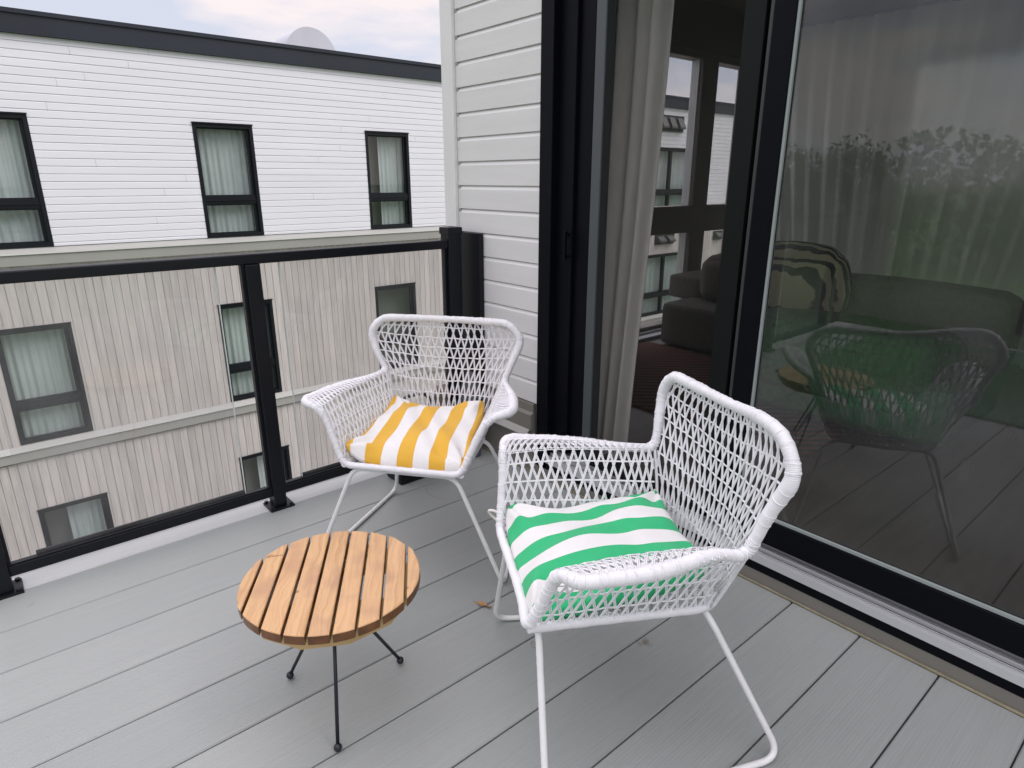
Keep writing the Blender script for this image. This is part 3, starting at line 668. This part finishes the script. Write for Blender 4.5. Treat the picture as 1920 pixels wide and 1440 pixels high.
g = MB(); g.box(1.748, 1.828, RY - .039, RY + .039, 1.105, 1.136); g.add([(1.748, RY - .039, 1.1365), (1.828, RY - .039, 1.1365), (1.828, RY + .039, 1.1365), (1.748, RY + .039, 1.1365), (1.788, RY, 1.142)], [(0, 1, 4), (1, 2, 4), (2, 3, 4), (3, 0, 4)]); RL('post_cap', g, M['black'], ep, bevel=.002)
g = MB(); g.box(1.735, 1.84, RY - .052, RY + .052, .0005, .11); RL('base_plate', g, M['black'], ep, bevel=.003)
g = MB(); g.box(-2.6, 1.7515, RY - .028, RY + .026, 1.0405, 1.080); RL('top_rail', g, M['black'], bevel=.005)
bays = [(.863, 1.7515), (-.092, .811), (-1.049, -.144), (-2.004, -1.101)]
panes = [(.953, 1.742), (-.010, .708), (-.96, -.23), (-1.92, -1.19)]
for (a, b_), (c, d) in zip(bays, panes):
    g = MB(); g.box(a, b_, RY - .022, RY + .020, .056, .094); g.box(a, b_, RY - .016, RY - .006, .0945, .100); g.box(c, d, RY + .0045, RY + .014, .0945, .112); RL('bottom_rail', g, M['black'], bevel=.002)
    g = MB(); g.box(a, a + .010, RY - .015, RY + .012, .1005, 1.0400); RL('side_channel', g, M['black']); g = MB(); g.box(b_ - .012, b_, RY - .015, RY + .012, .1005, 1.0400); RL('side_channel', g, M['black'])
    g = MB(); g.box(c, d, RY - .004, RY + .004, .096, 1.0400); RL('glass_panel', g, M['glass'])
    g = MB(); ex = c if c > .8 else d
    g.box(ex - .0012, ex + .0012, RY - .0046, RY + .0046, .101, 1.0395); RL('glass_edge', g, mat('pale_glass_edge', (.62, .68, .66), .2))
# black wall plate next to the end post
wp = empty('wall_plate', (1.9, 2.56, .1), 0, 'tall flat black metal plate screwed to the white siding beside the railing end post', 'metal plate')
g = MB(); g.box(1.874, 1.9010, 2.458, 2.652, .10, 1.108); o = g.build('plate', M['black'], wp, bevel=.002); o.matrix_parent_inverse = Matrix.Translation(-Vector(wp.location))
for z in (1.06, .72, .4):
    g = MB(); g.tube([(1.8735, 2.632, z), (1.868, 2.632, z)], .008, 10); o = g.build('screw', M['black'], wp); o.matrix_parent_inverse = Matrix.Translation(-Vector(wp.location))

# ================================================================ SLATTED TABLE
TX, TY, TZ, TR, TA = .56, 1.38, .38, .2255, R(57.75)
tb = empty('side_table', (TX, TY, 0), TA, 'small round table with nine varnished pine slats on three thin black legs', 'table')
gaps = [-.1915, -.1375, -.083, -.0285, .026, .0805, .1345, .189]; gw = .0034
edges = [-TR] + [g_ for g_ in gaps] + [TR]
rr_ = random.Random(3)
for i in range(9):
    # local y: perpendicular to the slats; the photo's left slat is at the +y side
    a = edges[i] + (gw if i > 0 else 0); b_ = edges[i + 1] - (gw if i < 8 else 0); th = .025; dz = rr_.uniform(-.0008, .0008)
    ya, yb_ = -b_, -a; n = 10; outl = []
    vs = [ya + (yb_ - ya) * k / n for k in range(n + 1)]
    up = [(math.sqrt(max(0, TR * TR - v * v)) + 0, v) for v in vs]; dn = [(-x, v) for x, v in up[::-1]]
    ring_ = []
    for p in up + dn:
        if not ring_ or (abs(p[0] - ring_[-1][0]) + abs(p[1] - ring_[-1][1])) > 1e-5: ring_.append(p)
    if abs(ring_[0][0] - ring_[-1][0]) + abs(ring_[0][1] - ring_[-1][1]) < 1e-5: ring_.pop()
    cxx = sum(p[0] for p in ring_) / len(ring_); cyy = sum(p[1] for p in ring_) / len(ring_)
    def inset(p, s_): 
        return (p[0] - math.copysign(min(abs(p[0]), s_), p[0]), p[1] - math.copysign(min(abs(p[1] - cyy), s_), p[1] - cyy))
    L = [(0.0, -th), (0.0, -.0028), (.0009, -.0010), (.0028, 0.0)]
    g = MB(); m_ = len(ring_)
    rows = [[(*inset(p, s_), TZ + z + dz) for p in ring_] for s_, z in L]
    base = 0
    for q in range(len(rows) - 1):
        g.grid([rows[q], rows[q + 1]], 1 if q == 0 else 0, close=True)
    g.add(rows[-1], [tuple(range(m_))], 0); g.add(rows[0], [tuple(range(m_ - 1, -1, -1))], 1)
    sl_ = g.build('slat', [M['slat'], M['slatedge']], tb)
    if i == 1:
        sl2 = sl_
# faint maker's mark burnt into the second slat
g = MB(); rr_ = random.Random(11)
def stroke(cx, cy, w_, h_): g.box(cx - w_ / 2, cx + w_ / 2, cy - h_ / 2, cy + h_ / 2, TZ + .0006, TZ + .0014)
for r_, cnt, x0 in ((0, 4, .118), (1, 9, .111)):
    for k in range(cnt):
        yy = .184 - k * .0048; xx = x0 + .004 * (k if r_ else k) * .25
        stroke(xx, yy, .0028, .0007); stroke(xx + rr_.uniform(-.0012, .0012), yy - .0013, .0007, .0022)
        if k % 2: stroke(xx, yy - .0024, .0024, .0006)
bm_ = g.build('burnt_mark', M['slatedge'], sl2)
# pale octagonal plywood underframe
g = MB(); n = 12; off = R(17)
def oct_(r_, z): return [(r_ * math.cos(off + 6.28318 * k / n), r_ * math.sin(off + 6.28318 * k / n), z) for k in range(n)]
zb, zt = TZ - .054, TZ - .0265
g.grid([oct_(.162, zt), oct_(.162, zb), oct_(.207, zb), oct_(.207, zt), oct_(.162, zt)], close=True, flip=True)
for x in (-.09, .09): g.box(x - .02, x + .02, -.168, .168, zb + .002, zt - .001)
g.box(-.07, .07, -.04, .04, zb - .006, zb + .0015)
fixt = g.build('underframe', M['palewood'], tb)
ca, sa = math.cos(-TA), math.sin(-TA)
for fx, fy in ((.474, 1.535), (.469, 1.222), (.743, 1.385)):
    dx, dy = fx - TX, fy - TY; lx, ly = dx * ca - dy * sa, dx * sa + dy * ca
    g = MB(); top = (lx * .05, ly * .05, zb + .002); g.tube([top, (lx, ly, .013)], .0048, 10); lg = g.build('leg', M['tableblack'], tb, smooth=True)
    g = MB(); rows = [[(lx + .0105 * math.sin(math.pi * j / 8) * math.cos(6.28318 * k / 12), ly + .0105 * math.sin(math.pi * j / 8) * math.sin(6.28318 * k / 12), .0115 - .011 * math.cos(math.pi * j / 8)) for k in range(12)] for j in range(9)]
    g.grid(rows, close=True); g.build('foot_ball', M['tableblack'], lg, smooth=True)

# ================================================================ WICKER CHAIRS
K = dict(r0=(.210, .258, .416), r1=(.286, .227, .604), r2=(.359, .202, .624), r3=(.342, .029, .613), r4=(.248, -.207, .600), r5=(.312, -.248, .766), r6=(.262, -.251, .825), r7=(0, -.290, .823), s=(.172, -.191, .377),
         ff=(.352, .252, .010), fr=(.288, -.350, .010), lt=(.186, .238, .397), lb=(.186, -.179, .362))
K = {k: Vector(v) for k, v in K.items()}
def mir(p): return Vector((-p[0], p[1], p[2]))
def wrapped(mb, path, rad_fn, sides=10, rib=.0030, closed=False):
    """tube wound with cane: small ridges along its length"""
    P = fillet(path, 0, 1, closed, step=rib / 2) if False else path
    n = len(P); r_ = []
    rr_ = random.Random(n); ph = 0
    for i in range(n):
        k = i % 3; base = rad_fn(i / (n - 1)); blk = math.sin(i * .071) + math.sin(i * .193 + 1)
        r_.append(base + (.00055 if k else -.00065) + .00025 * blk)
    mb.tube(P, r_, sides, closed=closed)
def interp(stops, q):
    for (a, va), (b_, vb) in zip(stops[:-1], stops[1:]):
        if q <= b_: return va + (vb - va) * (q - a) / max(1e-9, b_ - a)
    return stops[-1][1]
def bez(a, b_, c, t_): return a * (1 - t_) ** 2 + b_ * 2 * t_ * (1 - t_) + c * t_ * t_
def catmull(P, t_):
    n = len(P) - 1; x = min(max(t_, 0), 1) * n; i = min(int(x), n - 1); f = x - i
    p0, p1, p2, p3 = P[max(i - 1, 0)], P[i], P[i + 1], P[min(i + 2, n)]
    return .5 * ((2 * p1) + (p2 - p0) * f + (2 * p0 - 5 * p1 + 4 * p2 - p3) * f * f + (3 * p1 - p0 - 3 * p2 + p3) * f ** 3)
def patch_back(u, v):
    """u -1..1 across, v 0..1 from seat to top rim"""
    side = [K['s'] + Vector((.0, -.002, .02)), Vector((.215, -.210, .49)), Vector((.246, -.214, .595)), Vector((.284, -.236, .69)), Vector((.303, -.248, .765)), Vector((.272, -.256, .818))]
    sp_ = catmull(side, v); mid = catmull([Vector((0, -.232, .385)), Vector((0, -.262, .50)), Vector((0, -.277, .62)), Vector((0, -.285, .72)), Vector((0, -.290, .820))], v)
    q = abs(u); x = sp_.x * (q * (1.10 - .10 * q)); yb_ = mid.y + (sp_.y - mid.y) * q ** 2.2; z = mid.z + (sp_.z - mid.z) * q ** 2
    zt = .823
    return Vector((math.copysign(x, u), yb_, z))
def patch_side(u, v, sgn):
    """u 0..1 front to back, v 0..1 seat to inner arm line, 1..1.35 over the armrest to the outer rim"""
    a = K['r0'].lerp(K['s'], u); inner = catmull([K['r1'] + Vector((0, -.0, .006)), Vector((.279, .09, .618)), Vector((.266, -.07, .611)), K['r4'] + Vector((-.004, .01, .004))], u)
    outer = catmull([K['r2'], Vector((.352, .11, .620)), K['r3'], Vector((.308, -.10, .607)), K['r4']], u)
    if v <= 1:
        p = a.lerp(inner, v); p.x += -.012 * math.sin(math.pi * v) * 1.0 + .0
    else:
        w_ = (v - 1) / .35; p = inner.lerp(outer, w_); p.z += .008 * math.sin(math.pi * min(1, w_)) + .010 * (1 - w_) * 0
    return Vector((p.x * sgn, p.y, p.z))
def patch_seat(u, v):
    a = K['r0']; b_ = K['s']; x = a.x + (b_.x - a.x) * v; y = a.y + (b_.y - .035 * (1 - u * u) - a.y) * v; z = a.z - .006 + (b_.z - a.z) * v - .014 * math.sin(math.pi * v) * (1 - u * u)
    return Vector((u * x, y, z))
def strand(mb, fn, uvs, off, pair=.0018, r_=.0017, sides=5, wob=0.0):
    P = [fn(*q) for q in uvs]; n = len(P)
    if n < 2 or (P[0] - P[-1]).length < .008: return
    A, B2 = [], []
    for i in range(n):
        u, v = uvs[i]; e_ = 1e-3
        du = fn(u + e_, v) - fn(u - e_, v); dv = fn(u, v + e_) - fn(u, v - e_); nr = du.cross(dv)
        if nr.length < 1e-12: nr = Vector((0, 0, 1))
        nr.normalize(); T = (P[min(i + 1, n - 1)] - P[max(i - 1, 0)]).normalized(); sd_ = nr.cross(T).normalized()
        o = nr * (off + wob * math.sin(i * 2.1)); A.append(P[i] + o + sd_ * pair); B2.append(P[i] + o - sd_ * pair)
    mb.tube(A, r_, sides, cap=False); mb.tube(B2, r_, sides, cap=False)
def diag(mb, fn, ulo, uhi, vlo, vhi, n, slope, off, jit=None, nseg=18, pair=.0018, vscale=None):
    """family of diagonals u = c + slope * v, clipped to the patch"""
    du = (uhi - ulo) / n; sp_ = slope * (vhi - vlo); k0 = -int(abs(sp_) / du) - 2; k1 = n + int(abs(sp_) / du) + 3
    for k in range(k0, k1):
        c = ulo + (k + .25) * du; pts = []; j = (jit.uniform(-.12, .12) * du) if jit else 0
        for i in range(nseg * 2 + 1):
            v = vlo + (vhi - vlo) * i / (nseg * 2); u = c + j + slope * (v - vlo)
            if ulo <= u <= uhi: pts.append((u, v))
        if len(pts) > 1: 
            # extend to the exact border
            strand(mb, fn, pts, off, pair)
def make_chair(label):
    c = empty('wicker_armchair', (0, 0, 0), 0, label, 'armchair', 'white wicker armchairs on the deck'); jr = random.Random(5)
    k = K; S_c = [k['r0'], k['r1'], k['r2'], k['r3'], k['r4'], k['r5'], k['r6'], k['r7']]
    r_ = [.035, .045, .045, .10, .030, .05, .045, 0]
    loop = S_c[:-1] + [k['r7']] + [mir(p) for p in S_c[:-1][::-1]]
    loop[0] = k['r0']; rads = r_[:-1] + [.2] + r_[:-1][::-1]
    # crown of the top rail is a little higher in the corners, straight in the middle
    path = fillet(loop, rads, 12, closed=True, step=.0011)
    # radius by position: posts thin, arm and wing thick
    key = [(p, rr) for p, rr in ((k['r0'], .0112), (k['r1'], .0115), (k['r2'], .0150), (k['r3'], .0160), (k['r4'], .0120), (k['r5'], .0155), (k['r6'], .0146), (k['r7'], .0125), (Vector((0, .258, .416)), .0108))]
    rad = []
    for i, p in enumerate(path):
        q = Vector((abs(p.x), p.y, p.z)); ws = [(1 / ((q - a).length + .01) ** 3, rr) for a, rr in key]; b0 = sum(w_ * rr for w_, rr in ws) / sum(w_ for w_, _ in ws)
        rad.append(b0 + (.0006 if i % 3 else (-.0012 if i % 24 else -.0026)) + .00035 * (math.sin(i * .071) + math.sin(i * .193 + 1)))
    g = MB(); g.tube(path, rad, 12, closed=True)
    n_ = len(path)
    def ring_at(i, rr, skew=.25, t_=.0016):
        T_ = (path[(i + 2) % n_] - path[i - 2]).normalized(); T_ = (T_ + Vector([jr.uniform(-skew, skew) for _ in range(3)])).normalized(); a1 = T_.orthogonal().normalized(); b1 = T_.cross(a1)
        g.tube([path[i % n_] + (a1 * math.cos(6.283 * w_ / 14) + b1 * math.sin(6.283 * w_ / 14)) * rr for w_ in range(14)], t_, 5, closed=True)
    for i0 in range(0, n_, 17):              # cross lashings of the weave on the frame
        p = path[i0]
        if p.y > .252 and abs(p.x) < .2: continue
        ring_at(i0 + jr.randint(-3, 3), rad[i0] + .0000, .16, .0012); ring_at(i0 + 2 + jr.randint(-2, 2), rad[i0] + .0000, .22, .0011)
    for ref, cnt, sk in ((k['r4'], 16, .28), (k['r0'] + Vector((.02, -.01, .04)), 12, .2), (k['r1'], 10, .28)):
        for sgn in (1, -1):
            q = Vector((ref.x * sgn, ref.y, ref.z)); j = min(range(n_), key=lambda i_: (path[i_] - q).length)
            for w2 in range(cnt): jj = j + int((w2 - cnt / 2) * 3.2); ring_at(jj, rad[jj % n_] + .0006 + jr.uniform(0, .0008), sk, .0014)
    g.build('rim', M['white'], c, smooth=True)
    # seat side and rear rails, and the rear uprights
    g = MB()
    path = fillet([k['r0'], k['s'], Vector((0, -.236, .377)), mir(k['s']), mir(k['r0'])], [0, .05, .25, .05, 0], 12, step=.0012)
    g.tube(path, [.0108 + (.0006 if i % 3 else -.0010) + .0004 * math.sin(i * .11) for i in range(len(path))], 10)
    g.build('seat_frame', M['white'], c, smooth=True)
    for sgn in (1, -1):
        g = MB(); P = [Vector((p.x * sgn, p.y, p.z)) for p in [catmull([k['s'], Vector((.215, -.208, .49)), k['r4']], q / 12) for q in range(13)]]
        g.tube(P, .0045, 8); g.build('rear_upright', M['white'], c, smooth=True)
    # woven back
    g = MB(); NB_ = 21; rowsv = [.055, .17, .285, .395, .505, .61, .71, .805, .90]
    fb = lambda u, v: patch_back(u, v)
    diag(g, fb, -1, 1, .0, 1.0, NB_, .40, .0016, jr, 14); diag(g, fb, -1, 1, .0, 1.0, NB_, -.40, -.0016, jr, 14)
    for v in rowsv: strand(g, fb, [(-1 + 2 * i / 60, v + .003 * math.sin(i * .7 + v * 40)) for i in range(61)], 0, .0012, .0013, wob=.0018)
    strand(g, fb, [(-.99 + 1.98 * i / 60, .975) for i in range(61)], .001, .0030, .0017)
    g.build('woven_back', M['white'], c, smooth=True)
    for sgn in (1, -1):
        g = MB(); fs = lambda u, v: patch_side(u, v, sgn)
        diag(g, fs, 0, 1, 0, 1.0, 18, .17, .0015, jr, 9); diag(g, fs, 0, 1, 0, 1.0, 18, -.17, -.0015, jr, 9)
        for v in (.17, .40, .64, .86, 1.0): strand(g, fs, [(i / 30, v) for i in range(31)], 0, .0012 if v < .99 else .0025, .0013, wob=.0015)
        g.build('woven_side', M['white'], c, smooth=True)
        g = MB(); n = 24
        for kk in range(n):                       # diagonal wraps over the armrest
            for sl_ in (.085, -.055):
                pts = [((kk + .3) / n + sl_ * (i / 8 - .5), 1.0 + .35 * i / 8) for i in range(9)]; pts = [q for q in pts if 0 <= q[0] <= 1]
                strand(g, fs, pts, .0025 if sl_ > 0 else -.001, .0018, .0016)
        strand(g, fs, [(i / 30, 1.24) for i in range(31)], .003, .002, .0016)
        g.build('woven_armrest', M['white'], c, smooth=True)
    g = MB(); diag(g, patch_seat, -1, 1, 0, 1, 20, .5, .0015, jr, 12); diag(g, patch_seat, -1, 1, 0, 1, 20, -.5, -.0015, jr, 12)
    for q in range(1, 12): strand(g, patch_seat, [(-1 + 2 * i / 30, q / 12) for i in range(31)], 0, .0015, .0014, wob=.0015)
    g.build('woven_seat', M['white'], c, smooth=True)
    # bent steel base
    base = [k['lt'], k['ff'], k['fr'], k['lb'], mir(k['lb']), mir(k['fr']), mir(k['ff']), mir(k['lt'])]
    P = fillet(base, [.045, .055, .06, .045, .045, .06, .055, .045], 12, closed=True)
    g = MB(); g.tube(P, .0080, 12, closed=True); g.build('leg_frame', M['leg'], c, smooth=True)
    for sgn in (1, -1):
        for q in (.16, .84):
            p = k['ff'].lerp(k['fr'], q); g = MB(); x = p.x * sgn; g.box(x - .006, x + .006, p.y - .014, p.y + .014, .0003, .0030); g.build('foot_pad', M['rubber'], c)
    return c
ch1 = make_chair('white wicker armchair by the glass railing, with the yellow striped cushion')
ch2 = copy_tree(ch1)
for q in ch2.children: q.data = q.data.copy()
ch2['label'] = 'nearest white wicker armchair, with the green striped cushion'
P1, P2 = (1.191, 1.903, 2.225), (1.118, .923, 1.059)
for o_, p_ in ((ch1, P1), (ch2, P2)): o_.location = (p_[0], p_[1], 0); o_.rotation_euler = (0, 0, p_[2])

# hand-made chairs differ a little: local bends of each frame, (point on the frame, shift to camera right, shift up, metres)
def bend(root, yaw, items):
    c_, s_ = math.cos(yaw), math.sin(yaw); ry = R(YAW); rgt = Vector((math.cos(ry), -math.sin(ry), 0)); up = Vector((math.sin(ry) * math.sin(R(PITCH)), math.cos(ry) * math.sin(R(PITCH)), math.cos(R(PITCH))))
    def loc(v): return np.array((v.x * c_ + v.y * s_, -v.x * s_ + v.y * c_, v.z))
    D_ = [(np.array(p), loc(rgt) * a + loc(up) * b_, w_) for p, a, b_, w_ in items]
    for o in root.children:
        if o.name.startswith(('leg_frame', 'foot_pad')): continue
        n = len(o.data.vertices); v = np.empty(n * 3, dtype=np.float32); o.data.vertices.foreach_get('co', v); v = v.reshape(-1, 3); d = np.zeros_like(v)
        for p, dl, w_ in D_: d += np.exp(-((v - p) ** 2).sum(1) / w_ ** 2)[:, None] * dl
        o.data.vertices.foreach_set('co', (v + d).astype(np.float32).ravel()); o.data.update()
def kk(n, sg): return (K[n].x * sg, K[n].y, K[n].z)
bend(ch2, P2[2], [((-.16, -.272, .824), .0, .016, .13), (kk('r6', -1), .002, .014, .15), (kk('r5', -1), .012, .000, .10), (kk('r4', -1), .002, -.030, .075), (kk('r0', -1), -.010, -.002, .08), (kk('r2', 1), -.012, .004, .10), (kk('r4', 1), 0, .008, .06)])
bend(ch1, P1[2], [(kk('r2', 1), -.016, -.006, .08), (kk('r2', -1), .012, .008, .11), (kk('r4', 1), .012, .014, .06)])

# ---- cushions
def cushion(name, pose, mt, label, W, Dp, cx, cy, cz, tilt, seed, flipstripe=False, corners=(0, 0, 0, 0), rot=0, tie=None):
    rr_ = random.Random(seed); n = 46; g = MB(); uv = []
    ph = [rr_.uniform(0, 6.28) for _ in range(12)]
    def base(a, b_):       # a,b in -1..1 ; a across (local x), b front(+) to back(-)
        pin = 1 - .045 * (1 - (abs(a)) ** 6) * abs(b_) ** 8; pin2 = 1 - .045 * (1 - abs(b_) ** 6) * abs(a) ** 8
        x = a * W / 2 * pin2 * (1 - .07 * (1 - b_)) ; y = b_ * Dp / 2 * pin
        rc = 1 - .085 * (abs(a) ** 7) * (abs(b_) ** 7); x *= rc; y *= rc
        cf = (abs(a) ** 5) * (abs(b_) ** 5)
        i = (0 if a < 0 else 1) + (0 if b_ > 0 else 2)        # front-right(-x), front-left, back-right, back-left
        z = corners[i] * (abs(a) ** 2.5) * (abs(b_) ** 2.5) + tilt * (-b_) * .5 + .020 * abs(a) ** 3
        return x, y, z
    def puff(a, b_):
        return (max(0, 1 - abs(a) ** 3) ** .42) * (max(0, 1 - abs(b_) ** 3) ** .42)
    def wr(a, b_):
        w_ = .0065 * math.sin(4.2 * a + 2.5 * b_ + ph[0]) + .0055 * math.sin(5.5 * b_ - 3 * a + ph[1]) + .002 * math.sin(13 * a + 9 * b_ + ph[2])
        # radiating gathers at the corners and one long crease
        for sx_, sy_, q in ((-1, 1, 3), (1, 1, 4), (-1, -1, 5), (1, -1, 6)):
            dx, dy = a - sx_, b_ - sy_; d = math.hypot(dx, dy); an = math.atan2(dy, dx); w_ += .0175 * math.exp(-(d / .52) ** 2) * math.sin(9 * an + ph[q])
        l = a * .55 + b_ * .35 - .25 * math.sin(ph[7]); w_ -= .010 * math.exp(-(l / .07) ** 2) * (1 - a * a)
        l = b_ * .8 - a * .25 + .3; w_ += .005 * math.exp(-(l / .10) ** 2) * (1 - b_ * b_)
        return w_
    T = .125
    for side in (1, -1):
        for j in range(n + 1):
            for i in range(n + 1):
                a = -1 + 2 * i / n; b_ = -1 + 2 * j / n; a2 = math.copysign(1 - (1 - abs(a)) ** 1.35, a); b2 = math.copysign(1 - (1 - abs(b_)) ** 1.35, b_)
                x, y, z = base(a2, b2); p = puff(a2, b2)
                z += side * T * (.60 if side > 0 else .34) * p + (wr(a2, b2) * min(1, p * 1.6) if side > 0 else 0)
                g.v.append((x, y, z)); uv.append(((a2 + 1) / 2 if not flipstripe else (1 - a2) / 2, (b2 + 1) / 2))
        o = (n + 1) * (n + 1) * (0 if side > 0 else 1)
        for j in range(n):
            for i in range(n):
                q = [o + j * (n + 1) + i, o + j * (n + 1) + i + 1, o + (j + 1) * (n + 1) + i + 1, o + (j + 1) * (n + 1) + i]
                g.f.append(tuple(q if side > 0 else q[::-1])); g.mi.append(0)
    g.uv = uv
    e_ = empty(name, (0, 0, 0), 0, label, 'cushion', 'striped seat cushions'); X, Y, t_ = pose
    e_.location = (X + cx * math.cos(t_) - cy * math.sin(t_), Y + cx * math.sin(t_) + cy * math.cos(t_), cz); e_.rotation_euler = (0, 0, t_ + rot)
    g.build('cover', mt, e_, smooth=True)
    if tie:
        for P in tie:
            g = MB(); g.tube(fillet(P, .02, 6), .0042, 6); g.build('tie', M['tie'], e_, smooth=True)
    return e_
cushion('seat_cushion', P1, M['yellow'], 'yellow and white striped cushion on the chair by the railing', .458, .456, .006, .015, .428, .040, 21, corners=(-.012, .050, .045, .050), rot=R(2),
        tie=[[(.215, .18, .02), (.222, .19, .055), (.226, .175, .075), (.222, .158, .05), (.218, .16, .015)], [(.214, .185, .02), (.220, .20, .03), (.226, .21, .0)]])
cushion('seat_cushion', P2, M['green'], 'green and white striped cushion on the nearest chair', .448, .460, .008, .030, .427, .045, 8, corners=(-.008, .046, .035, .040), rot=R(-2),
        tie=[[(.20, .215, .02), (.222, .245, .035), (.235, .262, .03), (.238, .25, .008), (.222, .232, .0), (.205, .215, .010)]])

# ---- things half hidden behind the far chair
bx = empty('storage_box', (1.47, 2.44, 0), 0, 'black box with an arched handle on the deck behind the chair with the yellow cushion', 'box')
g = MB(); g.box(-.133, .133, -.066, .066, .0005, .205); g.build('body', M['black'], bx, bevel=.008)
g = MB(); g.box(-.138, .138, -.070, .070, .2055, .226); g.build('lid', M['black'], bx, bevel=.005)
g = MB(); g.tube(fillet([(-.085, 0, .22), (-.085, 0, .40), (.085, 0, .40), (.085, 0, .22)], .07, 10), .009, 8); g.build('handle', M['vent'], bx, smooth=True)
g = MB(); rr_ = random.Random(4); rows = []
for j in range(25):
    q = j / 24; z = .44 * q; row = []
    for i_ in range(40):
        a = 6.28318 * i_ / 40; r_ = (1 - q ** 4) ** .5 * (1 + .10 * math.sin(3 * a + 2.2 * q) + .06 * math.sin(5 * a - 4 * q) + .03 * math.sin(9 * a + 9 * q)); row.append((.055 * r_ * math.cos(a) + .02 * q, .065 * r_ * math.sin(a), .001 + z + .01 * math.sin(4 * a) * q * (1 - q)))
    rows.append(row)
g.grid(rows, close=True, flip=True)
sb = g.build('cloth_bag', mat('slate_cloth', (.075, .085, .11), .85, var=.15, vscale=12, bump=.3, bscale=200), smooth=True); sb.location = (1.80, 2.47, 0); tag(sb, 'lumpy slate-grey cloth bag slumped in the corner against the white wall behind the chair', 'bag')

# ---- dry leaf on the deck
g = MB(); L = []
for i in range(9):
    q = i / 8; w_ = .010 * math.sin(math.pi * min(1, q * 1.05)) * (1 + .3 * math.sin(q * 9)); L.append([(-.03 + .06 * q, -w_, .003 + .008 * q * q + .004 * abs(math.sin(q * 7))), (-.03 + .06 * q, 0, .0015 + .004 * q), (-.03 + .06 * q, w_ * .8, .006 + .004 * math.sin(q * 5))])
g.grid(L); g.tube([(-.045, .004, .002), (-.03, 0, .0025)], .0008, 4)
lf = g.build('dry_leaf', M['leaf'], smooth=True); lf.location = (1.092, 1.434, .001); lf.rotation_euler = (0, 0, R(-70))
tag(lf, 'small curled brown leaf lying on the deck between the two chairs', 'leaf')
